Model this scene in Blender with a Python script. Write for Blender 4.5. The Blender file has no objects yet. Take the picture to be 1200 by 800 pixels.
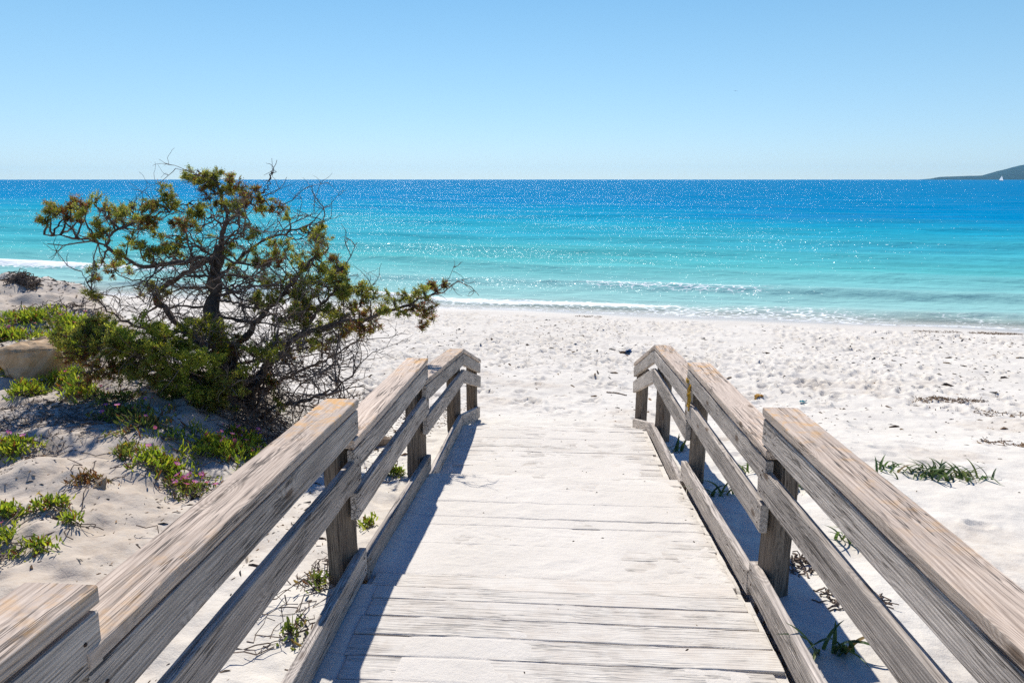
import bpy, bmesh, math, random
import numpy as np
from mathutils import Vector, Matrix

random.seed(7)
RNG = np.random.default_rng(11)
SC = bpy.context.scene
COL = SC.collection
R = math.radians

# ------------------------------------------------------------------ camera
EYE = 4.6                       # eye height above the sea (sea level z = 0, boardwalk runs along +Y)
PITCH, YAW = 13.36, 3.62
cam_d = bpy.data.cameras.new('camera')
cam = bpy.data.objects.new('camera', cam_d)
COL.objects.link(cam)
cam.location = (0, 0, EYE)
cam.rotation_euler = (R(90 - PITCH), 0, R(YAW))
cam_d.sensor_width = 36.0
cam_d.lens = 24.0
cam_d.clip_start = 0.05
cam_d.clip_end = 80000
SC.camera = cam

# ------------------------------------------------------------------ light
SUN_EL, SUN_AZ = 47.0, -13.5    # azimuth clockwise from +Y
S = Vector((math.sin(R(SUN_AZ)) * math.cos(R(SUN_EL)), math.cos(R(SUN_AZ)) * math.cos(R(SUN_EL)), math.sin(R(SUN_EL))))
sun_d = bpy.data.lights.new('sun', 'SUN')
sun_d.energy = 4.5
sun_d.angle = R(0.53)
sun_d.color = (1.0, 0.955, 0.885)
sun = bpy.data.objects.new('sun', sun_d)
COL.objects.link(sun)
sun.rotation_euler = S.to_track_quat('Z', 'Y').to_euler()
world = bpy.data.worlds.new('World')
SC.world = world
world.use_nodes = True
wt = world.node_tree
wt.nodes.clear()
w_out = wt.nodes.new('ShaderNodeOutputWorld')
w_bg = wt.nodes.new('ShaderNodeBackground')
w_sky = wt.nodes.new('ShaderNodeTexSky')
w_sky.sky_type = 'NISHITA'
w_sky.sun_disc = False
w_sky.sun_elevation = R(SUN_EL)
w_sky.sun_rotation = R(SUN_AZ)
w_sky.altitude = 0
w_sky.air_density = 0.8
w_sky.dust_density = 0.0
w_sky.ozone_density = 6.0
w_bg.inputs['Strength'].default_value = 0.10
w_mul = wt.nodes.new('ShaderNodeMix'); w_mul.data_type = 'RGBA'; w_mul.blend_type = 'MULTIPLY'
w_mul.inputs[0].default_value = 1.0
w_mul.inputs[7].default_value = (1.56, 1.77, 1.95, 1)
w_gam = wt.nodes.new('ShaderNodeGamma'); w_gam.inputs['Gamma'].default_value = 0.6     # soft, even spring sky
wt.links.new(w_sky.outputs[0], w_gam.inputs['Color'])
wt.links.new(w_gam.outputs[0], w_mul.inputs[6])
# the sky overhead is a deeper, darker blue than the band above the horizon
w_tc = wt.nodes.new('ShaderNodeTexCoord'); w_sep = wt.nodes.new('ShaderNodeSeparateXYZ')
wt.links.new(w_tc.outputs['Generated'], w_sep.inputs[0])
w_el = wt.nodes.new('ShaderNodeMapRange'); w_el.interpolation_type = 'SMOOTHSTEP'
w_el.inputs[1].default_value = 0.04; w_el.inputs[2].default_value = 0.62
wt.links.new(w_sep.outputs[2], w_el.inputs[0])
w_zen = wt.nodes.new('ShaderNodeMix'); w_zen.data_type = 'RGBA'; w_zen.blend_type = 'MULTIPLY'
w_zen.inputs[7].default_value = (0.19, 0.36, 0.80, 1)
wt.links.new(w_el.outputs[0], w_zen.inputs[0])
w_e2 = wt.nodes.new('ShaderNodeMapRange'); w_e2.inputs[1].default_value = 0.02; w_e2.inputs[2].default_value = 0.24
wt.links.new(w_sep.outputs[2], w_e2.inputs[0])
w_low = wt.nodes.new('ShaderNodeMix'); w_low.data_type = 'RGBA'; w_low.blend_type = 'MULTIPLY'
w_low.inputs[7].default_value = (1.0, 1.25, 1.10, 1)
wt.links.new(w_e2.outputs[0], w_low.inputs[0])
wt.links.new(w_mul.outputs[2], w_low.inputs[6])
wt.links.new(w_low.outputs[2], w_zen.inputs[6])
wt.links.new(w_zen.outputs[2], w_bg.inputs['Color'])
wt.links.new(w_bg.outputs[0], w_out.inputs['Surface'])
SC.view_settings.view_transform = 'Standard'
SC.view_settings.look = 'None'
SC.view_settings.gamma = 1.0
SC.view_settings.exposure = 0.42
SC.view_settings.use_curve_mapping = False
SC.render.film_transparent = False
SC.cycles.use_denoising = False
SC.cycles.sample_clamp_direct = 7.0
SC.cycles.max_bounces = 8
SC.cycles.volume_bounces = 0
SC.cycles.caustics_reflective = False
SC.cycles.caustics_refractive = False

# ------------------------------------------------------------------ helpers
_F = np.array([-math.sin(R(YAW)) * math.cos(R(PITCH)), math.cos(R(YAW)) * math.cos(R(PITCH)), -math.sin(R(PITCH))])
_R = np.array([math.cos(R(YAW)), math.sin(R(YAW)), 0.0])
_U = np.cross(_R, _F)

def ray(u, v):
    return _F + _R * (u - 600) / 800 + _U * (400 - v) / 800

def at(u, v, D):
    """surveyed point: bearing (u, v) of the photograph, D metres along the view axis"""
    return np.array([0, 0, EYE]) + ray(u, v) * D

def sstep(a, b, x):
    t = np.clip((np.asarray(x, float) - a) / (b - a), 0, 1)
    return t * t * (3 - 2 * t)

_LAT = np.random.default_rng(3).random((512, 512))
def vnoise(x, y, sc=1.0, seed=0):
    x = np.asarray(x, float) * sc + seed * 17.37
    y = np.asarray(y, float) * sc + seed * 9.71
    xi = np.floor(x).astype(int); yi = np.floor(y).astype(int)
    fx = x - xi; fy = y - yi
    fx = fx * fx * fx * (fx * (fx * 6 - 15) + 10); fy = fy * fy * fy * (fy * (fy * 6 - 15) + 10)
    a = _LAT[xi & 511, yi & 511]; b = _LAT[(xi + 1) & 511, yi & 511]
    c = _LAT[xi & 511, (yi + 1) & 511]; d = _LAT[(xi + 1) & 511, (yi + 1) & 511]
    return (a * (1 - fx) + b * fx) * (1 - fy) + (c * (1 - fx) + d * fx) * fy - 0.5
def fbm(x, y, sc, oct=4, seed=0, gain=0.5):
    s = 0; a = 1.0
    for k in range(oct):
        s = s + a * vnoise(x, y, sc * 2.03 ** k, seed + k * 3)
        a *= gain
    return s

class MB:
    def __init__(self):
        self.v = []; self.t = []; self.q = []; self.n = 0; self.cols = []; self.mi_t = []; self.mi_q = []
    def add(self, v, tris=None, quads=None, col=None):
        v = np.asarray(v, float).reshape(-1, 3)
        self.v.append(v)
        if tris is not None and len(tris): self.t.append(np.asarray(tris, int).reshape(-1, 3) + self.n)
        if quads is not None and len(quads): self.q.append(np.asarray(quads, int).reshape(-1, 4) + self.n)
        if col is None: col = np.tile((0.5, 0.5, 0.5), (len(v), 1))
        col = np.asarray(col, float)
        if col.ndim == 1: col = np.tile(col, (len(v), 1))
        self.cols.append(col)
        self.n += len(v)
    def tube(self, pts, radii, sides=6, col=None, jitter=0.0, cap=True):
        pts = np.asarray(pts, float); n = len(pts)
        radii = np.broadcast_to(np.asarray(radii, float), (n,))
        tan = np.gradient(pts, axis=0)
        tan /= np.linalg.norm(tan, axis=1)[:, None] + 1e-9
        ref = np.array([0, 0, 1.0]) if abs(tan[0][2]) < 0.9 else np.array([1.0, 0, 0])
        n1 = np.cross(tan[0], ref); n1 /= np.linalg.norm(n1)
        V = []
        ang = np.arange(sides) * 2 * math.pi / sides
        for k in range(n):
            n1 = n1 - tan[k] * n1.dot(tan[k]); n1 /= np.linalg.norm(n1) + 1e-9
            n2 = np.cross(tan[k], n1)
            rr = radii[k] * (1 + jitter * (RNG.random(sides) - 0.5))
            V.append(pts[k] + (np.cos(ang) * rr)[:, None] * n1 + (np.sin(ang) * rr)[:, None] * n2)
        V = np.concatenate(V)
        Q = []
        for k in range(n - 1):
            for s in range(sides):
                a = k * sides + s; b = k * sides + (s + 1) % sides
                Q.append((a, b, b + sides, a + sides))
        T = []
        if cap:
            V = np.concatenate([V, pts[:1], pts[-1:]])
            c0 = n * sides; c1 = c0 + 1
            for s in range(sides):
                T.append((c0, (s + 1) % sides, s)); b = (n - 1) * sides
                T.append((c1, b + s, b + (s + 1) % sides))
        self.add(V, T, Q, col)
    def build(self, name, mat, parent=None, smooth=False, loc=None):
        V = np.concatenate(self.v) if self.v else np.zeros((0, 3))
        C = np.concatenate(self.cols)
        T = np.concatenate(self.t) if self.t else np.zeros((0, 3), int)
        Q = np.concatenate(self.q) if self.q else np.zeros((0, 4), int)
        if loc is not None: V = V - np.asarray(loc, float)
        return mesh_obj(name, V, T, Q, mat, parent, smooth, loc, C)

def mesh_obj(name, V, T, Q, mat, parent=None, smooth=False, loc=None, C=None, attrs=None):
    me = bpy.data.meshes.new(name)
    T = np.asarray(T, int).reshape(-1, 3); Q = np.asarray(Q, int).reshape(-1, 4)
    me.vertices.add(len(V)); me.vertices.foreach_set('co', np.ascontiguousarray(V, np.float32).ravel())
    loops = np.concatenate([T.ravel(), Q.ravel()])
    me.loops.add(len(loops)); me.loops.foreach_set('vertex_index', loops.astype(np.int32))
    starts = np.concatenate([np.arange(len(T)) * 3, len(T) * 3 + np.arange(len(Q)) * 4])
    me.polygons.add(len(starts)); me.polygons.foreach_set('loop_start', starts.astype(np.int32))
    try:
        me.polygons.foreach_set('loop_total', np.concatenate([np.full(len(T), 3), np.full(len(Q), 4)]).astype(np.int32))
    except Exception:
        pass
    me.update(calc_edges=True)
    me.validate()
    me.polygons.foreach_set('use_smooth', np.full(len(me.polygons), bool(smooth)))
    if C is not None:
        a = me.attributes.new('tint', 'FLOAT_COLOR', 'POINT')
        a.data.foreach_set('color', np.concatenate([C, np.ones((len(C), 1))], 1).astype(np.float32).ravel())
    for k, arr in (attrs or {}).items():
        a = me.attributes.new(k, 'FLOAT', 'POINT'); a.data.foreach_set('value', np.asarray(arr, np.float32).ravel())
    o = bpy.data.objects.new(name, me)
    COL.objects.link(o)
    if mat: me.materials.append(mat)
    if loc is not None: o.location = tuple(loc)
    if parent is not None:
        o.parent = parent
        if loc is None and parent.type == 'EMPTY': o.location = tuple(-np.array(parent.location))   # world-space mesh data
        elif loc is not None: o.location = tuple(np.array(loc, float) - np.array(parent.location))
    return o

def tag(o, label=None, cat=None, group=None, kind=None):
    if label: o['label'] = label
    if cat: o['category'] = cat
    if group: o['group'] = group
    if kind: o['kind'] = kind
    return o
def empty(name, loc, label, cat, group=None):
    o = bpy.data.objects.new(name, None); COL.objects.link(o); o.location = tuple(loc)
    o.empty_display_size = 0.2
    return tag(o, label, cat, group)

# ------------------------------------------------------------------ material helpers
class NT:
    def __init__(self, name):
        self.m = bpy.data.materials.new(name); self.m.use_nodes = True
        self.t = self.m.node_tree; self.t.nodes.clear()
        self.out = self.n('ShaderNodeOutputMaterial')
    def n(self, typ, **kw):
        nd = self.t.nodes.new(typ)
        for k, v in kw.items():
            if hasattr(nd, k) and k not in nd.inputs: setattr(nd, k, v)
            else: nd.inputs[k].default_value = v
        return nd
    def l(self, a, b): self.t.links.new(a, b)
    def setin(self, sock, v):
        if hasattr(v, 'is_output') or isinstance(v, bpy.types.NodeSocket): self.l(v, sock)
        else:
            if isinstance(v, (tuple, list)) and len(v) == 3 and sock.type == 'RGBA': v = (*v, 1)
            sock.default_value = v
    def math(self, op, a, b=None, c=None, clamp=False):
        nd = self.n('ShaderNodeMath'); nd.operation = op; nd.use_clamp = clamp
        self.setin(nd.inputs[0], a)
        if b is not None: self.setin(nd.inputs[1], b)
        if c is not None: self.setin(nd.inputs[2], c)
        return nd.outputs[0]
    def vmath(self, op, a, b):
        nd = self.n('ShaderNodeVectorMath'); nd.operation = op
        self.setin(nd.inputs[0], a); self.setin(nd.inputs[1], b)
        return nd.outputs[0]
    def mix(self, f, a, b, blend='MIX'):
        nd = self.n('ShaderNodeMix'); nd.data_type = 'RGBA'; nd.blend_type = blend
        self.setin(nd.inputs[0], f); self.setin(nd.inputs[6], a); self.setin(nd.inputs[7], b)
        return nd.outputs[2]
    def noise(self, vec, scale, detail=3, rough=0.5, dist=0.0):
        nd = self.n('ShaderNodeTexNoise'); self.setin(nd.inputs['Vector'], vec)
        nd.inputs['Scale'].default_value = scale; nd.inputs['Detail'].default_value = detail
        nd.inputs['Roughness'].default_value = rough; nd.inputs['Distortion'].default_value = dist
        return nd.outputs[0]
    def map(self, x, a, b, c=0.0, d=1.0, smooth=False):
        nd = self.n('ShaderNodeMapRange'); self.setin(nd.inputs[0], x)
        if smooth: nd.interpolation_type = 'SMOOTHSTEP'
        for i, k in enumerate((a, b, c, d)): nd.inputs[1 + i].default_value = k
        return nd.outputs[0]
    def attr(self, name, out='Fac'):
        nd = self.n('ShaderNodeAttribute'); nd.attribute_name = name
        return nd.outputs[out]
    def bump(self, h, strength, dist, nrm=None):
        nd = self.n('ShaderNodeBump'); self.setin(nd.inputs['Height'], h)
        nd.inputs['Strength'].default_value = strength; nd.inputs['Distance'].default_value = dist
        if nrm is not None: self.l(nrm, nd.inputs['Normal'])
        return nd.outputs[0]
    def pbsdf(self, col, rough=0.8, spec=0.3, normal=None):
        nd = self.n('ShaderNodeBsdfPrincipled')
        self.setin(nd.inputs['Base Color'], col); self.setin(nd.inputs['Roughness'], rough)
        self.setin(nd.inputs['Specular IOR Level'], spec)
        if normal is not None: self.l(normal, nd.inputs['Normal'])
        return nd
    def obj(self):
        return self.n('ShaderNodeTexCoord').outputs['Object']

def mat_sand():
    k = NT('beach_sand'); p = k.obj()
    n1 = k.noise(p, 0.6, 4); n2 = k.noise(p, 9, 4, 0.6); n3 = k.noise(p, 160, 2, 0.7)
    c = k.mix(k.map(n1, 0.35, 0.65), (0.63, 0.59, 0.522), (0.58, 0.54, 0.474))
    c = k.mix(k.map(n2, 0.45, 0.7, 0, 0.35), c, (0.50, 0.455, 0.395))
    grit = k.map(n3, 0.64, 0.74, 0, 0.5)
    c = k.mix(grit, c, (0.30, 0.25, 0.20))
    lit = k.math('MULTIPLY', k.attr('litter'), k.map(k.noise(p, 6.5, 8, 0.8), 0.47, 0.57), clamp=True)
    c = k.mix(k.math('MULTIPLY', lit, 0.7), c, (0.33, 0.26, 0.195))
    c = k.mix(k.math('MULTIPLY', k.attr('litter'), 0.75), c, (0.45, 0.375, 0.295))
    wet = k.attr('wet')
    c = k.mix(wet, c, (0.48, 0.445, 0.39))
    h = k.math('ADD', k.math('MULTIPLY', n2, 0.35), k.math('MULTIPLY', n3, 0.05))
    bn = k.bump(h, 0.8, 0.06)
    b = k.pbsdf(c, k.map(wet, 0, 1, 0.95, 0.32), k.map(wet, 0, 1, 0.12, 0.4), bn)
    k.l(b.outputs[0], k.out.inputs['Surface']); return k.m

def mat_deck_sand():
    k = NT('blown_sand'); p = k.obj()
    n1 = k.noise(p, 2.0, 4); n2 = k.noise(p, 34, 6, 0.7); n3 = k.noise(p, 240, 2, 0.7)
    c = k.mix(k.map(n1, 0.35, 0.65), (0.63, 0.588, 0.525), (0.585, 0.543, 0.48))
    c = k.mix(k.map(n3, 0.62, 0.75, 0, 0.45), c, (0.34, 0.28, 0.22))
    h = k.math('ADD', k.math('MULTIPLY', n2, 0.3), k.math('MULTIPLY', n3, 0.08))
    b = k.pbsdf(c, 0.95, 0.12, k.bump(h, 0.8, 0.025))
    k.l(b.outputs[0], k.out.inputs['Surface']); return k.m

def mat_wood(name, light, mid, dark, warm=0.0, dust=0.0, lichen=True):
    k = NT(name)
    oi = k.n('ShaderNodeObjectInfo')
    off = k.n('ShaderNodeCombineXYZ')
    for i, f in enumerate((37.0, 11.0, 23.0)): k.l(k.math('MULTIPLY', oi.outputs['Random'], f), off.inputs[i])
    p0 = k.obj()
    p = k.vmath('ADD', p0, off.outputs[0])
    # slow wander of the grain along the board, and knots that push it aside
    ps = k.vmath('MULTIPLY', p, (0.9, 6.0, 6.0))
    wander = k.noise(ps, 1.0, 2, 0.5)
    vor = k.n('ShaderNodeTexVoronoi'); vor.feature = 'F1'
    k.l(k.vmath('MULTIPLY', p, (2.8, 7.0, 7.0)), vor.inputs['Vector']); vor.inputs['Scale'].default_value = 1.0
    kd = vor.outputs['Distance']
    knot = k.map(kd, 0.0, 0.42, 1.0, 0.0, True)
    sep = k.n('ShaderNodeSeparateXYZ'); k.l(p, sep.inputs[0])
    ry = k.math('ADD', sep.outputs[1], k.math('MULTIPLY', k.math('SUBTRACT', wander, 0.5), 0.16))
    rz = k.math('ADD', k.math('MULTIPLY', sep.outputs[2], 1.0), k.math('MULTIPLY', knot, 0.06))
    rad = k.math('SQRT', k.math('ADD', k.math('MULTIPLY', ry, ry), k.math('MULTIPLY', rz, rz)))
    ring = k.math('SINE', k.math('ADD', k.math('MULTIPLY', rad, 620.0), k.math('MULTIPLY', wander, 10.0)))
    ring = k.map(ring, -1, 1, 0, 1)
    fine = k.map(k.noise(k.vmath('MULTIPLY', p, (7.0, 260.0, 260.0)), 1.0, 3, 0.7), 0.28, 0.72)
    fib = k.map(k.noise(k.vmath('MULTIPLY', p, (3.2, 95.0, 95.0)), 1.0, 3, 0.6), 0.32, 0.68)
    blot = k.noise(k.vmath('MULTIPLY', p, (2.2, 6.0, 6.0)), 1.0, 5, 0.65)
    cn = k.noise(k.vmath('MULTIPLY', p, (2.4, 62.0, 62.0)), 1.0, 2, 0.5, 0.3)
    crack = k.map(k.math('ABSOLUTE', k.math('SUBTRACT', cn, 0.5)), 0.006, 0.034, 1, 0)
    crack = k.math('MULTIPLY', crack, k.map(k.noise(k.vmath('MULTIPLY', p, (1.6, 9.0, 9.0)), 1.0, 2), 0.46, 0.56), clamp=True)
    g = k.math('ADD', k.math('MULTIPLY', fine, 0.46), k.math('MULTIPLY', ring, 0.24))
    g = k.math('ADD', g, k.math('MULTIPLY', fib, 0.38))
    c = k.mix(k.map(g, 0.20, 0.78), dark, light)
    c = k.mix(k.map(blot, 0.42, 0.64, 0, 0.65), c, mid)
    tone = k.map(oi.outputs['Random'], 0, 1, 0.84, 1.14)
    tn = k.n('ShaderNodeCombineColor'); [k.l(tone, tn.inputs[i]) for i in range(3)]
    c = k.mix(1.0, c, tn.outputs[0], 'MULTIPLY')
    core = k.map(kd, 0.05, 0.15, 0.9, 0.0, True)
    c = k.mix(core, c, (0.13, 0.085, 0.055))
    c = k.mix(k.math('MULTIPLY', crack, 0.85), c, (0.035, 0.028, 0.024))
    if lichen:
        li = k.math('MULTIPLY', k.attr('lichen'), k.map(k.noise(p, 17, 5, 0.65), 0.50, 0.62), clamp=True)
        c = k.mix(k.math('MULTIPLY', li, 0.75), c, (0.62, 0.33, 0.09))
    if dust:
        du = k.map(k.noise(p, 7, 6, 0.65), 0.40, 0.58, 0.50, dust)
        c = k.mix(du, c, (0.62, 0.578, 0.512))
    h = k.math('SUBTRACT', g, k.math('MULTIPLY', crack, 1.2))
    bn = k.bump(h, 0.8, 0.003)
    b = k.pbsdf(c, 0.82, 0.25, bn)
    k.l(b.outputs[0], k.out.inputs['Surface']); return k.m

def mat_leaf(name, rough=0.55, trans=0.25):
    k = NT(name)
    c = k.attr('tint', 'Color')
    b = k.pbsdf(c, rough, 0.35)
    tr = k.n('ShaderNodeBsdfTranslucent'); k.l(k.mix(1.0, c, (1.0, 1.0, 0.6), 'MULTIPLY'), tr.inputs['Color'])
    mx = k.n('ShaderNodeMixShader'); mx.inputs[0].default_value = trans
    k.l(b.outputs[0], mx.inputs[1]); k.l(tr.outputs[0], mx.inputs[2])
    k.l(mx.outputs[0], k.out.inputs['Surface']); return k.m

def mat_bark(name, a, b_, scale=30):
    k = NT(name); p = k.obj()
    n = k.noise(p, scale, 5, 0.7); n2 = k.noise(p, scale * 0.2, 3)
    c = k.mix(k.map(n, 0.35, 0.65), a, b_)
    c = k.mix(k.map(n2, 0.4, 0.65, 0, 0.5), c, tuple(x * 0.6 for x in a))
    b = k.pbsdf(c, 0.9, 0.2, k.bump(n, 0.8, 0.01))
    k.l(b.outputs[0], k.out.inputs['Surface']); return k.m

def mat_plain(name, col, rough=0.6, nscale=20, var=0.25, spec=0.3):
    k = NT(name); p = k.obj()
    n = k.noise(p, nscale, 4, 0.6)
    c = k.mix(k.map(n, 0.3, 0.7), tuple(x * (1 - var) for x in col), tuple(min(1, x * (1 + var)) for x in col))
    b = k.pbsdf(c, rough, spec, k.bump(n, 0.3, 0.01))
    k.l(b.outputs[0], k.out.inputs['Surface']); return k.m

def mat_tint(name, rough=0.9, spec=0.2, nscale=60, bump=0.3):
    k = NT(name); p = k.obj()
    n = k.noise(p, nscale, 4, 0.6)
    c = k.mix(1.0, k.attr('tint', 'Color'), k.mix(n, (0.55, 0.55, 0.55), (1.4, 1.4, 1.4)), 'MULTIPLY')
    b = k.pbsdf(c, rough, spec, k.bump(n, bump, 0.01))
    k.l(b.outputs[0], k.out.inputs['Surface']); return k.m

def mat_sail():
    k = NT('sailcloth')
    d = k.n('ShaderNodeBsdfDiffuse'); d.inputs['Color'].default_value = (0.85, 0.85, 0.83, 1)
    t = k.n('ShaderNodeBsdfTranslucent'); t.inputs['Color'].default_value = (0.85, 0.85, 0.83, 1)
    m = k.n('ShaderNodeMixShader'); m.inputs[0].default_value = 0.5
    k.l(d.outputs[0], m.inputs[1]); k.l(t.outputs[0], m.inputs[2]); k.l(m.outputs[0], k.out.inputs['Surface']); return k.m

def mat_sea():
    k = NT('sea_water'); p = k.obj()
    dep = k.attr('depth')                 # 0 at the swash line, 1 in the deep blue
    ramp = k.n('ShaderNodeValToRGB'); cr = ramp.color_ramp
    stops = [(0.0, (0.56, 0.57, 0.51)), (0.07, (0.26, 0.47, 0.45)), (0.20, (0.085, 0.385, 0.395)), (0.40, (0.016, 0.29, 0.405)),
             (0.65, (0.0005, 0.195, 0.39)), (1.0, (0.0, 0.168, 0.355))]
    cr.elements[0].position = 0; cr.elements[0].color = (*stops[0][1], 1)
    cr.elements[1].position = 1; cr.elements[1].color = (*stops[-1][1], 1)
    for pos, cc in stops[1:-1]:
        e = cr.elements.new(pos); e.color = (*cc, 1)
    k.l(dep, ramp.inputs[0])
    c = ramp.outputs[0]
    pm = k.n('ShaderNodeMapping'); k.l(p, pm.inputs['Vector']); pm.inputs['Rotation'].default_value = (0, 0, R(9.4))
    st = k.noise(k.vmath('MULTIPLY', pm.outputs[0], (0.07, 0.42, 1.0)), 1.0, 5, 0.65)
    stv = k.map(st, 0.3, 0.7, 0.80, 1.20)  # light and dark streaks paint the ripples' varying reflection into the water colour
    sc_ = k.n('ShaderNodeCombineColor'); [k.l(stv, sc_.inputs[i]) for i in range(3)]
    c = k.mix(k.map(dep, 0.05, 0.25, 0.0, 1.0), c, k.mix(1.0, c, sc_.outputs[0], 'MULTIPLY'))
    foam_a = k.attr('foam')
    lace = k.n('ShaderNodeTexVoronoi'); lace.feature = 'DISTANCE_TO_EDGE'
    wob = k.vmath('ADD', p, k.vmath('MULTIPLY', k.n('ShaderNodeTexNoise', Scale=1.7, Detail=3.0).outputs['Color'], (0.9, 0.9, 0.0)))
    k.l(k.vmath('MULTIPLY', wob, (1.3, 2.6, 1.0)), lace.inputs['Vector']); lace.inputs['Scale'].default_value = 1.6
    lc = k.map(lace.outputs['Distance'], 0.02, 0.12, 1, 0)
    fn = k.noise(k.vmath('MULTIPLY', p, (1.0, 1.8, 1.0)), 5.0, 5, 0.7)
    th = k.math('ADD', k.math('ADD', k.math('MULTIPLY', fn, 0.8), k.math('MULTIPLY', lc, 0.30)), k.math('SUBTRACT', foam_a, 1.0))
    foam = k.map(th, 0.0, 0.22, 0, 1, True)
    c = k.mix(k.math('MULTIPLY', foam, 0.95), c, (0.80, 0.82, 0.80))
    # wavelets: real-space heights at several wavelengths, crests lying along the shore
    pr = k.n('ShaderNodeMapping'); k.l(p, pr.inputs['Vector']); pr.inputs['Rotation'].default_value = (0, 0, R(11.3))
    q = k.vmath('MULTIPLY', pr.outputs[0], (0.55, 1.0, 1.0))
    w1 = k.noise(q, 0.55, 3, 0.55, 0.4); w2 = k.noise(q, 2.3, 4, 0.6, 0.3); w3 = k.noise(q, 0.10, 3, 0.55)
    h = k.math('ADD', k.math('MULTIPLY', w1, 0.55), k.math('MULTIPLY', w2, 0.15))
    h = k.math('ADD', h, k.math('MULTIPLY', w3, 1.3))
    bn = k.bump(h, 1.0, 0.75)
    dif = k.n('ShaderNodeBsdfDiffuse'); k.l(c, dif.inputs['Color'])
    bn2 = k.bump(h, 0.8, 0.75); k.l(bn2, dif.inputs['Normal'])
    # glinting facets of the chop: every wavelet has its own tilt, bigger ones further out
    def facets(sx, sy):
        v = k.n('ShaderNodeTexVoronoi'); v.feature = 'F1'; v.inputs['Scale'].default_value = 1.0
        k.l(k.vmath('MULTIPLY', pr.outputs[0], (sx, sy, 1.0)), v.inputs['Vector'])
        return v.outputs['Color']
    sepp = k.n('ShaderNodeSeparateXYZ'); k.l(pr.outputs[0], sepp.inputs[0])
    fcol = k.mix(k.map(sepp.outputs[1], 55, 140), facets(13.0, 14.0), facets(4.0, 4.0))
    fs = k.n('ShaderNodeSeparateColor'); k.l(fcol, fs.inputs[0])
    amp = k.map(sepp.outputs[1], 24, 70, 0.60, 1.15)
    tx = k.math('MULTIPLY', k.math('SUBTRACT', k.math('ADD', fs.outputs[0], fs.outputs[2]), 1.0), k.math('MULTIPLY', amp, 0.75))
    ty = k.math('MULTIPLY', k.math('SUBTRACT', fs.outputs[1], 0.5), amp)
    tc = k.n('ShaderNodeCombineXYZ'); k.l(tx, tc.inputs[0]); k.l(ty, tc.inputs[1])
    tilt = tc.outputs[0]
    nrm = k.n('ShaderNodeVectorMath'); nrm.operation = 'NORMALIZE'; k.l(k.vmath('ADD', bn, tilt), nrm.inputs[0])
    gl = k.n('ShaderNodeBsdfGlossy'); gl.inputs['Roughness'].default_value = 0.11; k.l(nrm.outputs[0], gl.inputs['Normal'])
    fr = k.n('ShaderNodeFresnel'); fr.inputs['IOR'].default_value = 1.20; k.l(bn, fr.inputs['Normal'])
    fac = k.math('MULTIPLY', k.math('MULTIPLY', fr.outputs[0], k.math('SUBTRACT', 1.0, foam)), 0.24, clamp=True)
    grp = k.map(k.noise(k.vmath('MULTIPLY', pm.outputs[0], (0.035, 0.16, 1.0)), 1.0, 4, 0.6), 0.46, 0.60, 0.06, 1.0)
    fac = k.math('MULTIPLY', fac, grp)
    mx = k.n('ShaderNodeMixShader'); k.l(fac, mx.inputs[0]); k.l(dif.outputs[0], mx.inputs[1]); k.l(gl.outputs[0], mx.inputs[2])
    # thin film of water at the swash edge lets the wet sand show
    tr = k.n('ShaderNodeBsdfTransparent')
    mx2 = k.n('ShaderNodeMixShader')
    edge = k.math('MULTIPLY', k.map(k.attr('film'), 0, 1, 0.85, 0.0), k.math('SUBTRACT', 1.0, foam), clamp=True)
    k.l(edge, mx2.inputs[0]); k.l(mx.outputs[0], mx2.inputs[1]); k.l(tr.outputs[0], mx2.inputs[2])
    k.l(mx2.outputs[0], k.out.inputs['Surface']); return k.m

M = {}
M['sail'] = mat_sail()
M['sand'] = mat_sand()
M['deck_sand'] = mat_deck_sand()
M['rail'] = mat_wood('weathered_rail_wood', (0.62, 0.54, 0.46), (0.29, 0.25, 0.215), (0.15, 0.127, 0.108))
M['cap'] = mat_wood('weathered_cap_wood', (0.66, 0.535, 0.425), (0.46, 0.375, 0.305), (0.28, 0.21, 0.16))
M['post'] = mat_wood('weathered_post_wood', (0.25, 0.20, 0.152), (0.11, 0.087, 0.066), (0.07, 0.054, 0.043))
M['plank'] = mat_wood('dusty_plank_wood', (0.58, 0.51, 0.43), (0.50, 0.44, 0.37), (0.30, 0.25, 0.205), dust=0.92)
M['juniper'] = mat_leaf('juniper_leaf', 0.6, 0.58)
M['herb'] = mat_leaf('herb_leaf', 0.45, 0.45)
M['petal'] = mat_leaf('petal', 0.6, 0.35)
M['bark'] = mat_bark('juniper_bark', (0.07, 0.050, 0.040), (0.17, 0.13, 0.105))
M['twig'] = mat_bark('dead_twig', (0.13, 0.095, 0.075), (0.26, 0.20, 0.155))
M['drift'] = mat_bark('driftwood', (0.20, 0.145, 0.10), (0.40, 0.31, 0.23), 14)
M['rock'] = mat_bark('sandstone', (0.42, 0.28, 0.155), (0.60, 0.45, 0.29), 12)
M['debris'] = mat_tint('beach_debris')
M['rust'] = mat_plain('rusty_iron', (0.06, 0.035, 0.025), 0.8, 200)

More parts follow.
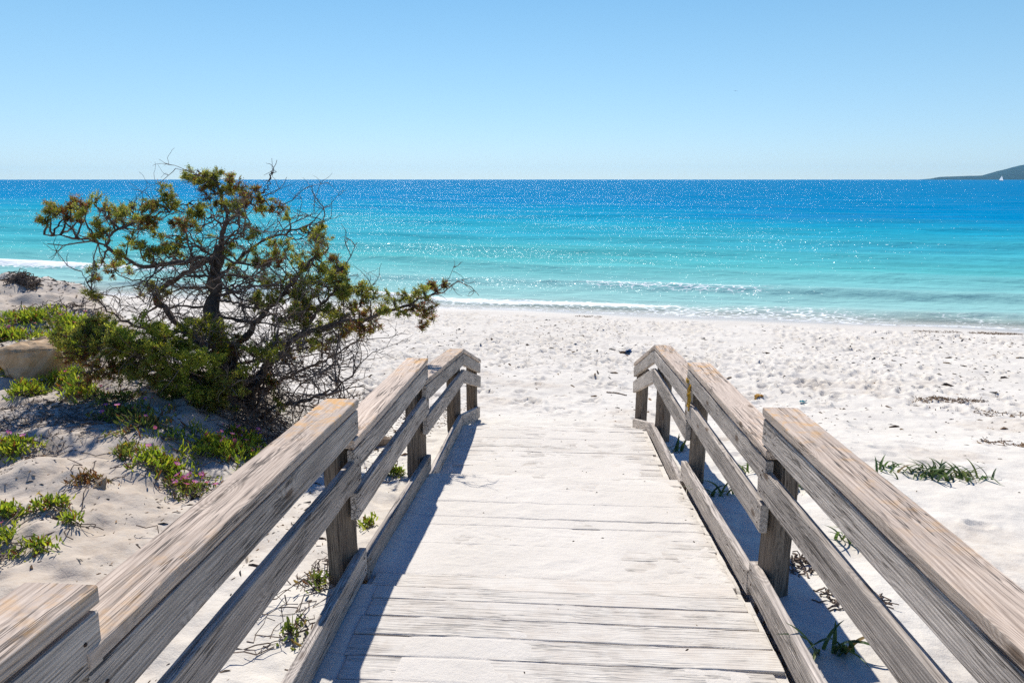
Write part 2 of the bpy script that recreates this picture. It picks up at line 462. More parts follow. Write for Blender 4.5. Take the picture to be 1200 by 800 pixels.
# ------------------------------------------------------------------ the lie of the land
_GY = np.array([-60, -5, 0, 1, 2.9, 4.6, 6.4, 8.0, 10, 13, 18, 22, 24.6, 27, 31, 40, 60, 120])
_GZ = np.array([3.4, 3.0, 2.88, 2.84, 2.74, 2.45, 2.12, 1.66, 1.36, 1.04, 0.58, 0.24, 0.0, -0.30, -0.7, -1.4, -2.6, -6])
TILT = 0.15
def shore_y(x, y):
    return y + TILT * np.asarray(x, float) * sstep(8, 18, y)
def land(x, y):
    x = np.asarray(x, float); y = np.asarray(y, float)
    yy = shore_y(x, y)
    z = sum(np.interp(yy + d, _GY, _GZ) for d in (-0.6, -0.3, 0, 0.3, 0.6)) / 5
    # dune on the left
    edge = -1.25 - 0.95 * sstep(2.5, 6.5, y) + 0.25 * vnoise(x, y, 0.7, 5)
    far = 5.9 + 3.3 * sstep(-3.6, -7.2, x)
    w = sstep(edge, edge - 1.15, x) * (1 - sstep(far, far + 2.6, y + 0.5 * vnoise(x, y, 0.5, 9)))
    D = 2.80 + 0.05 * sstep(-3, -6, x) + 0.50 * np.exp(-((x + 8.7) / 2.0) ** 2 - ((y - 8.8) / 1.5) ** 2) + 0.20 * fbm(x, y, 0.8, 4, 2) + 0.09 * fbm(x, y, 3.1, 3, 6)
    z = z + w * (D - z)
    # soft mounds on the right and everywhere above the wash
    dry = 1 - sstep(20.5, 23.0, yy)
    z = z + dry * 0.06 * fbm(x, y, 0.45, 3, 8) + (0.03 + 0.02 * w) * fbm(x, y, 2.2, 3, 21) * dry
    return z, w, dry
# footprint relief, rastered in beach coordinates
_RX0, _RY0, _RES = -34.0, 0.0, 0.025
_NX, _NY = 2720, 1200
_REL = np.zeros((_NX, _NY), np.float32)
def _print(cx, cy, ang, L, W, dep):
    n = int(0.42 / _RES)
    ix = int((cx - _RX0) / _RES); iy = int((cy - _RY0) / _RES)
    if ix < n or iy < n or ix >= _NX - n or iy >= _NY - n: return
    a = (np.arange(-n, n + 1)) * _RES
    X, Y = np.meshgrid(a, a, indexing='ij')
    u = (X * math.cos(ang) + Y * math.sin(ang)) / L; v = (-X * math.sin(ang) + Y * math.cos(ang)) / W
    r = np.sqrt(u * u + v * v)
    h = -dep * (1 - sstep(0.7, 1.05, r)) + dep * 0.6 * np.exp(-((r - 1.35) / 0.28) ** 2)
    _REL[ix - n:ix + n + 1, iy - n:iy + n + 1] += h
def _scatter_prints():
    rg = random.Random(5)
    for _ in range(22000):
        x = rg.uniform(-33, 33); y = rg.uniform(3.0, 24)
        yy = float(shore_y(x, y))
        if yy > 21.8: continue
        dens = 0.5 + 0.8 * float(fbm(x, y, 0.35, 2, 14))
        if y < 9: dens *= 0.30 if x > 0 else 0.08
        elif y < 11: dens *= 0.7
        if rg.random() > dens * 1.4: continue
        a = rg.gauss(math.pi / 2 if rg.random() < 0.6 else 0.3, 0.6)
        s = rg.uniform(0.75, 1.15)
        _print(x, y, a, 0.135 * s, 0.065 * s * rg.uniform(0.9, 1.5), rg.uniform(0.03, 0.07) * (0.3 if y < 8 else 0.6 if y < 9.5 else 1))
_scatter_prints()
def relief(x, y):
    fx = (np.asarray(x, float) - _RX0) / _RES; fy = (np.asarray(y, float) - _RY0) / _RES
    ok = (fx > 1) & (fy > 1) & (fx < _NX - 2) & (fy < _NY - 2)
    fx = np.where(ok, fx, 1); fy = np.where(ok, fy, 1)
    xi = fx.astype(int); yi = fy.astype(int); a = fx - xi; b = fy - yi
    h = (_REL[xi, yi] * (1 - a) + _REL[xi + 1, yi] * a) * (1 - b) + (_REL[xi, yi + 1] * (1 - a) + _REL[xi + 1, yi + 1] * a) * b
    return np.where(ok, np.clip(h, -0.075, 0.05), 0.0)

XL, XR = -0.90, 0.935           # inner faces of the two railings
_DY = [-1.5, 2.89, 2.891, 4.70, 4.701, 6.47, 6.48, 7.95]
_DZ = [2.86, 2.70, 2.67, 2.46, 2.33, 2.175, 2.175, 1.66]
def deck_z(y): return np.interp(y, _DY, _DZ)

def ground(x, y):
    x = np.asarray(x, float); y = np.asarray(y, float)
    z, w, dry = land(x, y)
    z = z + relief(x, y) * (1 - w)
    yy = shore_y(x, y)
    tr = sstep(7.0, 9.5, y) * (1 - sstep(20.3, 21.6, yy)) * np.clip(0.75 + 1.0 * fbm(x, y, 0.35, 2, 14), 0.15, 1.3)
    z = z + tr * (0.062 * np.minimum(fbm(x, y, 4.2, 3, 33), 0.05) + 0.026 * fbm(x, y, 11, 2, 35)) + (1 - tr) * dry * (0.024 * fbm(x, y, 3.3, 3, 39) + 0.010 * fbm(x, y, 9, 2, 37))
    under = (1 - sstep(XR + 0.02, XR + 0.07, x)) * sstep(XL - 0.07, XL - 0.02, x) * (1 - sstep(7.0, 7.9, y))
    return np.minimum(z, z * (1 - under) + (deck_z(y) - 0.16) * under)
def gz(x, y): return float(ground(np.array([x]), np.array([y]))[0])
def on_ground(u, v, tmax=60):
    """where the line of sight (u, v) meets the ground"""
    d = ray(u, v); t = np.linspace(1.5, tmax, 4000)
    P = np.array([0, 0, EYE]) + t[:, None] * d
    i = np.argmax(P[:, 2] < ground(P[:, 0], P[:, 1]))
    return P[i]

def build_ground():
    A = np.concatenate([np.arange(-180, -50, 4.0), np.arange(-50, 46, 0.12), np.arange(46, 180, 4.0)])
    A = R(YAW) * 0 + np.radians(A)
    r = np.concatenate([[0.0], np.geomspace(0.5, 1.8, 40)[:-1], np.geomspace(1.8, 40, 560), np.geomspace(41, 400, 40)])
    TH, RR = np.meshgrid(A, r, indexing='ij')
    X = RR * np.sin(TH); Y = RR * np.cos(TH)
    Z = ground(X, Y)
    _, w, dry = land(X, Y)
    yy = shore_y(X, Y)
    wet = sstep(21.6, 23.2, yy + 1.1 * fbm(X, Y, 0.22, 3, 31))
    lit = np.clip(w * (1 - sstep(8.5, 10, Y)) * 1.1 + 0.35 * sstep(0.1, 0.4, fbm(X, Y, 0.8, 3, 41)) * (Y < 12), 0, 1)
    na, nr = TH.shape
    idx = np.arange(na * nr).reshape(na, nr)
    Q = np.stack([idx[:-1, :-1], idx[:-1, 1:], idx[1:, 1:], idx[1:, :-1]], -1).reshape(-1, 4)[:, ::-1]
    Q = np.concatenate([Q, np.stack([idx[-1, :-1], idx[-1, 1:], idx[0, 1:], idx[0, :-1]], -1)[:, ::-1]])
    V = np.stack([X, Y, Z], -1).reshape(-1, 3)
    o = mesh_obj('beach', V, [], Q, M['sand'], smooth=True, attrs={'wet': wet, 'litter': lit})
    tag(o, 'pale trampled sand beach sloping to the sea with a dune on the left', 'beach', kind='structure')
build_ground()

def build_sea():
    A = np.radians(np.concatenate([np.arange(-75, -47, 1.0), np.arange(-47, 43, 0.14), np.arange(43, 80, 1.0)]))
    def shore_r(th):      # where y + 0.2 x = 23.4 along that bearing
        return 22.6 / (np.cos(th) + TILT * np.sin(th))
    A = A[(np.cos(A) + TILT * np.sin(A)) > 0.25]
    d = np.concatenate([np.linspace(0, 14, 190)[:-1], np.geomspace(14, 8600, 400)])
    TH, DD = np.meshgrid(A, d, indexing='ij')
    RR = shore_r(TH) + DD
    X = RR * np.sin(TH); Y = RR * np.cos(TH)
    off = Y + TILT * X - 24.4                 # metres offshore
    along = X - TILT * Y
    near = 1 - sstep(40, 160, off)
    Z = np.zeros_like(X)
    foam = np.zeros_like(X)
    # swell lines: (offshore distance, height, width, foam)
    for (o0, hgt, wid, fo, sd, fl) in ((1.7, 0.12, 0.7, 0.74, 1, 1.0), (6.2, 0.26, 1.3, 0.50, 2, 0.5), (12.5, 0.16, 1.8, 0.0, 3, 0.4), (21.0, 0.26, 2.4, 0.10, 4, 0.5), (29.0, 0.30, 3.0, 0.14, 5, 0.5), (46, 0.22, 4.0, 0.0, 6, .4), (64, .25, 5, 0, 7, .4)):
        c = o0 + 0.9 * wid * vnoise(along, 0 * along, 0.05, sd) * 2 + 0.5 * vnoise(along, 0 * along, 0.25, sd + 20)
        t = (off - c) / wid
        amp = hgt * (1 - fl + fl * 2 * np.clip(0.5 + 1.2 * vnoise(along, 0 * along, 0.07, sd + 40), 0, 1))
        prof = np.where(t < 0, np.exp(-(t / 0.45) ** 2), np.exp(-(t / 1.1) ** 2))
        Z += amp * prof
        brk = np.clip(0.5 + 2.2 * vnoise(along, 0 * along, 0.11, sd + 60), 0, 1.0)
        left = sstep(-14, -22, X)             # the left end of the bay breaks harder
        if sd == 2: brk = np.clip(brk + 1.3 * left, 0, 1.9)
        foam = np.maximum(foam, fo * brk * np.exp(-(np.minimum(t, 0) / 0.7) ** 2 - (np.maximum(t, 0) / (0.5 + 0.6 * (sd == 1))) ** 2) * 1.15)
    Z += near * (0.05 * fbm(X, Y * 1.8, 0.35, 3, 51) + 0.03 * fbm(X, Y * 1.6, 1.3, 2, 55))
    # the run-up: a thin sheet lapping on the sand with an uneven edge
    run = 0.9 + 1.6 * fbm(along, 0 * along, 0.13, 3, 70) + 0.5 * vnoise(along, 0 * along, 0.6, 77)
    lip = off + run                            # 0 at the edge of the sheet
    gnd = ground(X, Y)
    thin = gnd + 0.012
    blend = sstep(0.2, 2.6, lip)
    Zs = np.where(lip < 0, gnd - 0.05, np.maximum(Z * blend + 0.0, thin * (1 - blend) + Z * blend))
    Z = np.where(off < 4, np.where(lip < 0, gnd - 0.05, np.maximum(Zs, np.where(blend < 1, thin, -9))), Z)
    film = sstep(0.0, 3.2, lip)
    foam = np.maximum(foam, 0.72 * np.exp(-(np.maximum(lip, 0) / 0.35) ** 2) * (lip > -0.1))
    foam = np.maximum(foam, (0.46 + 0.3 * fbm(along, off, 0.25, 2, 80)) * (1 - sstep(1.5, 4.5, lip)))
    # colour of the water body: depth plus darker and lighter patches over weed and sand
    dep = np.interp(off, [-1, 2, 8, 16, 30, 55, 95, 190, 600], [0.0, 0.06, 0.13, 0.21, 0.32, 0.45, 0.62, 0.82, 1.0])
    patch = fbm(along * 0.4, off, 0.06, 4, 90)
    dep = dep + 0.14 * patch * sstep(8, 40, off) + 0.10 * sstep(5, 30, X) * sstep(20, 60, off)
    dep -= 0.10 * sstep(-6, -40, X) * sstep(15, 60, off) * (1 - sstep(150, 500, off))
    # quads over the grid of bearings and distances
    na, nr = TH.shape
    idx = np.arange(na * nr).reshape(na, nr)
    Q = np.stack([idx[:-1, :-1], idx[:-1, 1:], idx[1:, 1:], idx[1:, :-1]], -1).reshape(-1, 4)[:, ::-1]
    V = np.stack([X, Y, Z], -1).reshape(-1, 3)
    o = mesh_obj('sea', V, [], Q, mat_sea(), smooth=True, attrs={'depth': np.clip(dep, 0, 1), 'foam': foam, 'film': film})
    tag(o, 'turquoise sea turning deep blue towards the horizon with small breaking waves', 'sea', kind='structure')
build_sea()

# ------------------------------------------------------------------ far headland and sail
def build_headland():
    D = 6500.0
    us = np.linspace(1076, 1560, 170)
    hp = np.interp(us, [1076, 1090, 1100, 1150, 1165, 1185, 1200, 1240, 1300, 1400, 1560], [0, 1.2, 3.2, 5.0, 9.5, 14.5, 17.5, 19, 20, 20, 14])
    k = np.linspace(-1, 1, 33)
    V = []; 
    for i, u in enumerate(us):
        for kk in k:
            Dk = D + kk * 900
            p = at(u, 210, Dk)
            h = hp[i] / 800 * D * max(0.0, 1 - abs(kk) ** 1.4)
            h *= 1 + 0.16 * float(fbm(u * 0.03, kk * 3.0, 1.0, 4, 4))
            V.append((p[0], p[1], -6 + h + 6 * (1 - abs(kk))))
    n, m = len(us), len(k)
    idx = np.arange(n * m).reshape(n, m)
    Q = np.stack([idx[:-1, :-1], idx[1:, :-1], idx[1:, 1:], idx[:-1, 1:]], -1).reshape(-1, 4)
    kk = NT('headland_scrub_hazed'); p = kk.obj()
    nn = kk.noise(p, 0.012, 5, 0.65)
    c = kk.mix(kk.map(nn, 0.4, 0.62), (0.006, 0.036, 0.048), (0.014, 0.055, 0.060))  # scrub shifted to blue: haze of distance put into the base colour
    c = kk.mix(kk.map(kk.noise(p, 0.03, 3), 0.68, 0.72, 0, 0.8), c, (0.42, 0.36, 0.28))
    b = kk.pbsdf(c, 0.95, 0.1)
    kk.l(b.outputs[0], kk.out.inputs['Surface'])
    o = mesh_obj('headland', np.array(V), [], Q, kk.m, smooth=True)
    tag(o, 'far blue headland rising at the right end of the horizon', 'headland', kind='structure')
build_headland()

def build_sailboat():
    D = 1700.0
    p = at(1173, 213, D); p[2] = 0.0
    e = empty('sailboat', p, 'tiny white sailing boat on the horizon below the headland', 'sailboat')
    b = MB()
    L, W = 11.0, 3.2
    ring = []
    for t in np.linspace(-1, 1, 13):
        w = W / 2 * (1 - max(0, t) ** 2.2) * (1 - 0.35 * max(0, -t) ** 2)
        ring.append(((t * L / 2), w))
    V = []; 
    for (x, w) in ring:
        V += [(x, -w, 1.1), (x, -w * 0.7, -0.3), (x, w * 0.7, -0.3), (x, w, 1.1)]
    Q = []
    for i in range(12):
        for j in range(4):
            a = i * 4 + j; c = i * 4 + (j + 1) % 4
            Q.append((a, c, c + 4, a + 4))
    b.add(np.array(V) + p, [], Q); b.build('hull', mat_plain('white_hull', (0.78, 0.78, 0.76)), e)
    b = MB(); b.tube([p + (0.6, 0, 1.0), p + (0.6, 0, 13.5)], [0.1, 0.06], 6); b.build('mast', M['rust'], e)
    def sail(pts, name):
        b = MB(); P = np.array(pts); n = 9; V = []; Q = []
        for i in range(n):
            s = i / (n - 1)
            a = P[0] * (1 - s) + P[2] * s; c = P[1] * (1 - s) + P[2] * s
            for j in range(5):
                q = a * (1 - j / 4) + c * j / 4
                q = q + np.array([0, 0.7 * math.sin(math.pi * j / 4) * (1 - s), 0]); V.append(q + p)
        for i in range(n - 1):
            for j in range(4):
                a = i * 5 + j; Q.append((a, a + 1, a + 6, a + 5))
        b.add(V, [], Q); b.build(name, M['sail'], e)
    sail([(0.5, 0, 2.2), (-4.6, 0.6, 2.2), (0.5, 0, 13.2)], 'mainsail')
    sail([(5.0, 0, 1.4), (0.9, 0.5, 1.6), (0.7, 0, 11.5)], 'jib')
build_sailboat()

# ------------------------------------------------------------------ air
def build_haze():
    x, y0, y1, zb, zt = 9800.0, -500.0, 9800.0, -30.0, 175.0
    V = [(a, b, c) for c in (zb, zt) for b in (y0, y1) for a in (-x, x)]
    Q = [(0, 2, 3, 1), (4, 5, 7, 6), (0, 1, 5, 4), (2, 6, 7, 3), (0, 4, 6, 2), (1, 3, 7, 5)]
    k = NT('sea_air')
    v = k.n('ShaderNodeVolumePrincipled')
    v.inputs['Color'].default_value = (0.30, 0.68, 1.0, 1); v.inputs['Density'].default_value = HAZE; v.inputs['Anisotropy'].default_value = 0.2
    k.l(v.outputs[0], k.out.inputs['Volume'])
    o = mesh_obj('haze', np.array(V), [], Q, k.m)
    tag(o, 'thin blue sea air softening the far headland and horizon', 'haze', kind='stuff')
HAZE = 3.2e-5
build_haze()

# ------------------------------------------------------------------ boards
def board(name, a, b, wy, hz, mat, parent, lich=0.0, seg=0.05, wob=0.0014, chip=0.0014, sd=0, bevel=0.0035, roll=0.0):
    """a board from a to b (centre line), wy across (local Y), hz tall (local Z), long axis local X"""
    a = np.array(a, float); b = np.array(b, float)
    ax = b - a; L = np.linalg.norm(ax); ax /= L
    side = np.cross(ax, (0, 0, 1.0))
    if np.linalg.norm(side) < 1e-3: side = np.array([1.0, 0, 0])
    side /= np.linalg.norm(side); side = -side            # local +Y
    up = np.cross(ax, side)
    n = max(3, int(L / seg) + 1)
    xs = np.concatenate([[-L / 2, -L / 2 + bevel], np.linspace(-L / 2 + bevel, L / 2 - bevel, n)[1:-1], [L / 2 - bevel, L / 2]])
    y, z = wy / 2, hz / 2; e = bevel
    ny = max(2, int(wy / 0.03)); nz = max(2, int(hz / 0.03))
    sec = []
    for t in np.linspace(-y + e, y - e, ny + 1): sec.append((t, -z))
    for t in np.linspace(-z + e, z - e, nz + 1): sec.append((y, t))
    for t in np.linspace(y - e, -y + e, ny + 1): sec.append((t, z))
    for t in np.linspace(z - e, -z + e, nz + 1): sec.append((-y, t))
    sec = np.array(sec); m = len(sec)
    rg = np.random.default_rng(sd * 101 + 5)
    ph = rg.random(6) * 100
    V = np.zeros((len(xs), m, 3))
    corner = (np.abs(sec[:, 0]) > y - e * 2) & (np.abs(sec[:, 1]) > z - e * 2)
    for i, x in enumerate(xs):
        s = sec.copy()
        if i in (0, len(xs) - 1): s = s * (1 - e / np.array([y, z]))
        s[:, 0] += wob * 2 * vnoise(x + ph[0], s[:, 1] * 3, 2.5, 1) + wob * vnoise(x * 1.0 + ph[1], s[:, 1] * 8, 14, 2)
        s[:, 1] += wob * 2 * vnoise(x + ph[2], s[:, 0] * 3, 2.5, 3) + wob * vnoise(x * 1.0 + ph[3], s[:, 0] * 8, 14, 4)
        ck = np.clip(vnoise(x + ph[4], np.arange(m) * 0.37, 9, 6) - 0.12, 0, 1) * corner * chip * 5
        s *= 1 - (ck / np.maximum(0.02, np.linalg.norm(sec, axis=1)))[:, None]
        V[i, :, 0] = x + (0.004 * vnoise(s[:, 0] * 30 + ph[5], s[:, 1] * 30, 1.0, 8) if i in (0, len(xs) - 1) else 0)
        V[i, :, 1:] = s
    idx = np.arange(len(xs) * m).reshape(len(xs), m)
    Q = np.stack([idx[:-1], np.roll(idx[:-1], -1, 1), np.roll(idx[1:], -1, 1), idx[1:]], -1).reshape(-1, 4)[:, ::-1]
    V = V.reshape(-1, 3)
    c0 = len(V); V = np.concatenate([V, [(-L / 2, 0, 0), (L / 2, 0, 0)]])
    T = []
    for j in range(m):
        T.append((c0, idx[0, j], idx[0, (j + 1) % m])); T.append((c0 + 1, idx[-1, (j + 1) % m], idx[-1, j]))
    T = np.array(T)[:, ::-1]
    li = np.zeros(len(V))
    if lich:
        li = lich * (sstep(L / 2 - 0.75, L / 2 - 0.1, V[:, 0]) + 0.35 * sstep(0.05, 0.3, vnoise(V[:, 0] + ph[0], V[:, 1] * 3, 1.6, 9)))
        li *= (V[:, 2] > z * 0.5)
    o = mesh_obj(name, V, T, Q, mat, attrs={'lichen': li})
    mw = Matrix(((ax[0], side[0], up[0], 0), (ax[1], side[1], up[1], 0), (ax[2], side[2], up[2], 0), (0, 0, 0, 1)))
    mw.translation = Vector((a + b) / 2)
    mw = mw @ Matrix.Rotation(roll, 4, 'X')
    pl = Matrix.Translation(parent.location)
    o.parent = parent
    o.matrix_local = pl.inverted() @ mw
    return o

def nail(parent_board, lx, ly, lz, r=0.0048):
    """rusty nail head, a sub-part on the inner face of a board, given in the board's own axes"""
    n = 8; V = []; 
    s = 1 if ly > 0 else -1
    for k in range(n):
        a = k * 2 * math.pi / n
        V.append((lx + r * math.cos(a), ly + s * 0.0005, lz + r * math.sin(a)))
    for k in range(n):
        a = k * 2 * math.pi / n
        V.append((lx + 0.7 * r * math.cos(a), ly + s * 0.003, lz + 0.7 * r * math.sin(a)))
    V.append((lx, ly + s * 0.0036, lz))
    Q = [(k, (k + 1) % n, n + (k + 1) % n, n + k) for k in range(n)]
    T = [(n + k, n + (k + 1) % n, 2 * n) for k in range(n)]
    o = mesh_obj('nail', np.array(V), T, Q, M['rust'])
    o.parent = parent_board
    return o

def railing(side):
    left = side < 0
    xi = XL if left else XR                       # inner face plane
    sgn = -1 if left else 1                       # outward
    yC = 6.60 if left else 6.28; yD = 8.12 if left else 7.80
    zC = 2.945 if left else 3.09; zD = 2.43 if left else 2.51
    mC = 2.725 if left else 2.86; mD = 2.215 if left else 2.28
    base = (xi + sgn * 0.06, 1.2, 2.8)
    e = empty('wooden_railing', base,
              'weathered grey timber railing along the left side of the boardwalk, before the juniper' if left
              else 'weathered grey timber railing along the right side of the boardwalk, away from the juniper',
              'railing', 'railings of the boardwalk')
    # cap top, mid rail top and kick board top at both ends of every bay
    bays = [
        # y0, y1, cap0, cap1, mid0, mid1, kick0, kick1, kick height
        (-1.0, 1.16, 3.94, 3.814, 3.66, 3.54, 3.06, 2.95, 0.13),
        (1.10, 2.96, 3.70, 3.612, 3.445, 3.335, 2.905, 2.845, 0.135),
        (2.86, 4.70, 3.445, 3.350, 3.180, 3.080, 2.785, 2.605, 0.125),
        (4.60, yC, 3.220, zC, 2.935, mC, 2.440, 2.315, 0.130),
        (yC, yD, zC, zD, mC, mD, 2.31, 1.86, 0.14),
    ]
    if not left: bays = bays[0:] 
    for i, (y0, y1, c0, c1, m0, m1, k0, k1, kh) in enumerate(bays):
        sd = i + (10 if left else 20)
        last = i == 4
        rg = random.Random(sd)
        yy0 = y0 + (0.004 if last else 0)
        # cap rail: flat board lying on the posts
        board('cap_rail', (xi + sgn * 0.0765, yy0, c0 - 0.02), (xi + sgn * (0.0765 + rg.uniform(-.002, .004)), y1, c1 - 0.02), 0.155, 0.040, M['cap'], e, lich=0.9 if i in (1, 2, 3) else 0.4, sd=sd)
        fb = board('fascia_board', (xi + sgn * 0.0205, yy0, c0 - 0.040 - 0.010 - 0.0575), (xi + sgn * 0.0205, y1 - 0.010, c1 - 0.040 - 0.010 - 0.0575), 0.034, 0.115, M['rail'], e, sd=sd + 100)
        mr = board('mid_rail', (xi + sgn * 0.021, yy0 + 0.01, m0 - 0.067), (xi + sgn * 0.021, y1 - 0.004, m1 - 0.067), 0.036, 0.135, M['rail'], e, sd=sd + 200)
        yk1 = {0: 1.16, 1: 2.97, 2: 4.71, 3: 6.40 if left else 6.30, 4: yD - 0.12}[i]
        yk0 = {0: -1.0, 1: 1.17, 2: 2.98, 3: 4.72, 4: (6.405 if left else 6.305)}[i]
        kb = board('kick_board', (xi + sgn * 0.024, yk0, k0 - kh / 2), (xi + sgn * 0.024, yk1, k1 - kh / 2), 0.042, kh, M['rail'], e, sd=sd + 300)
        # nails: inner faces (local +Y points to -X world for boards running +Y)
        for bb, hh, ww in ((fb, 0.115, 0.034), (mr, 0.135, 0.036), (kb, kh, 0.042)):
            Lb = max(v.co.x for v in bb.data.vertices)
            fy = -ww / 2 if left else ww / 2
            for sx in (-1, 1):
                for sz in ((-0.25, 0.27) if hh > .12 else (0.05,)):
                    nail(bb, sx * (Lb - 0.045) + rg.uniform(-.008, .008), fy - (0.001 if left else -0.001), sz * hh + rg.uniform(-.006, .006))
    # posts stand on the outer side of the boards
    tops = [(1.06, 3.66), (2.91, 3.40), (4.65, 3.175), (yC - 0.10, zC - 0.06), (yD - 0.12, zD - 0.035)]
    for i, (py, pz) in enumerate(tops):
        z0 = gz(xi + sgn * 0.3, py) - 0.35
        px = xi + sgn * (0.045 + 0.055)
        rg = random.Random(i + side * 7)
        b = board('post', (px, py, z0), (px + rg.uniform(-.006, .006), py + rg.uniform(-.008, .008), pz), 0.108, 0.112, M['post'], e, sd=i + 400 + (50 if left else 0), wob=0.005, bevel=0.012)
    return e
rail_left = railing(-1)
rail_right = railing(1)

# ------------------------------------------------------------------ deck planks and the sand on them
def build_deck():
    e = empty('boardwalk', (0.02, 4.0, 2.45), 'sand covered timber boardwalk of cross planks descending to the beach', 'boardwalk')
    rg = random.Random(31)
    gaps = []
    segs = [(0.0, 2.882), (2.892, 4.695), (4.705, 6.47), (6.49, 7.9)]
    for si, (a, b) in enumerate(segs):
        y = a
        while y < b - 0.03:
            w = min(rg.uniform(0.132, 0.148), b - y)
            if b - y - w < 0.05: w = b - y
            y0, y1 = y + 0.0025, y + w - 0.0025
            dz = rg.uniform(-0.0025, 0.0025)
            th = 0.036
            lip = 0.0
            if si == 1 and y == a: lip = 0.016
            ym = (y0 + y1) / 2
            x0 = XL + 0.006 + (0.05 if si == 0 else 0) + rg.uniform(0, 0.03); x1 = XR - 0.006 - rg.uniform(0.0, 0.05)
            zc = float(deck_z(ym)) - th / 2 + dz + lip
            sl = float(deck_z(y1 - 0.004) - deck_z(y0 + 0.004)) / (y1 - y0 - 0.008)
            p = board('plank', (x0, ym, zc + rg.uniform(-.002, .002)), (x1, ym, zc + rg.uniform(-.002, .002)), y1 - y0, th, M['plank'], e, sd=si * 50 + int(y * 9), seg=0.09, wob=0.0018, bevel=0.0035, roll=math.atan(sl))
            gaps.append(y)
            y += w
    # joists below carry the planks
    for sx in (-0.6, 0.02, 0.64):
        for (a, b) in segs:
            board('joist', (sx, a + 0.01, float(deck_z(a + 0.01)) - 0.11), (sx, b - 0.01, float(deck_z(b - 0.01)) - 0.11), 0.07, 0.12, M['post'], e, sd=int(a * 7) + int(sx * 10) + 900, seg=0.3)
    gaps = np.array(gaps)
    # drifted sand
    xs = np.linspace(XL - 0.012, XR - 0.004, 170); ys = np.linspace(0.6, 7.95, 1500)
    X, Y = np.meshgrid(xs, ys, indexing='ij')
    gd = np.min(np.abs(Y[..., None] - gaps[None, None, :]), axis=-1)
    dip = np.exp(-(gd / 0.0055) ** 2)
    bay = np.interp(Y, [0, 2.88, 2.90, 3.2, 4.6, 4.7, 5.0, 6.2, 6.5], [-0.003, -0.0025, 0.0015, 0.005, 0.003, -0.001, 0.002, 0.002, 0.002])
    h = bay + (0.006 + 0.003 * (Y < 2.885)) * fbm(X, Y, 1.1, 4, 61) + 0.003 * fbm(X, Y, 11, 3, 65)
    dR = XR - X; dL = X - XL
    edgeR = np.interp(Y, [0, 2.9, 3.0, 4.6, 4.72, 6.4], [0.30, 0.34, 0.06, 0.12, 0.36, 0.26]) * (0.6 + 0.9 * (vnoise(X * 0, Y, 6, 71) + 0.5))
    h -= 0.016 * (1 - sstep(0, 1, dR / edgeR))
    edgeL = np.interp(Y, [0, 2.9, 3.0, 4.6, 4.72, 6.4], [0.30, 0.25, 0.02, 0.04, 0.30, 0.28])
    h -= 0.008 * (1 - sstep(0, 1, dL / np.maximum(edgeL, 0.01))) * (dL > 0.07) + 0.004 * (Y < 2.885) * (dL < 0.3)
    h += 0.010 * (1 - sstep(0.02, 0.08, dL)) * (Y < 2.885)
    h -= 0.016 * sstep(2.88, 2.892, Y) * (1 - sstep(3.01, 3.08, Y))
    h += 0.02 * (1 - sstep(0, 0.12, dL)) * sstep(3.0, 3.2, Y) * (1 - sstep(4.5, 4.6, Y))
    gk = np.argmin(np.abs(Y[..., None] - gaps[None, None, :]), axis=-1)
    gstr = np.random.default_rng(5).random(len(gaps)) ** 4
    h -= dip * (0.001 + 0.020 * gstr[gk] + np.where(Y < 2.885, 0.002, 0)) * np.clip(0.5 + 1.5 * vnoise(X * 0.8, gk * 3.7, 1.0, 77), 0, 1.2)
    h += 0.0035 * np.clip(fbm(X, Y * 1.3, 22, 2, 83), -0.3, 0.4) * sstep(0.0, 0.25, fbm(X, Y, 1.7, 2, 85) + 0.12)
    # trampled dents
    h += 0.05 * relief(X * 1.0 + 3, Y + 9)
    Z = deck_z(Y) + np.clip(h, -0.03, 0.05)
    global DECK_SAND
    DECK_SAND = (xs, ys, Z)
    na, nr = X.shape
    idx = np.arange(na * nr).reshape(na, nr)
    Q = np.stack([idx[:-1, :-1], idx[1:, :-1], idx[1:, 1:], idx[:-1, 1:]], -1).reshape(-1, 4)
    o = mesh_obj('drifted_sand', np.stack([X, Y, Z], -1).reshape(-1, 3), [], Q, M['deck_sand'], smooth=True)
    tag(o, 'thin white sheet of sand drifted over the boardwalk planks', 'sand', kind='stuff')
build_deck()
#PLANTS
# ------------------------------------------------------------------ foliage builders
def rot_basis(d, rg):
    d = d / (np.linalg.norm(d, axis=-1, keepdims=True) + 1e-9)
    r = rg.normal(size=d.shape)
    a = np.cross(d, r); a /= np.linalg.norm(a, axis=-1, keepdims=True) + 1e-9
    return d, a, np.cross(d, a)

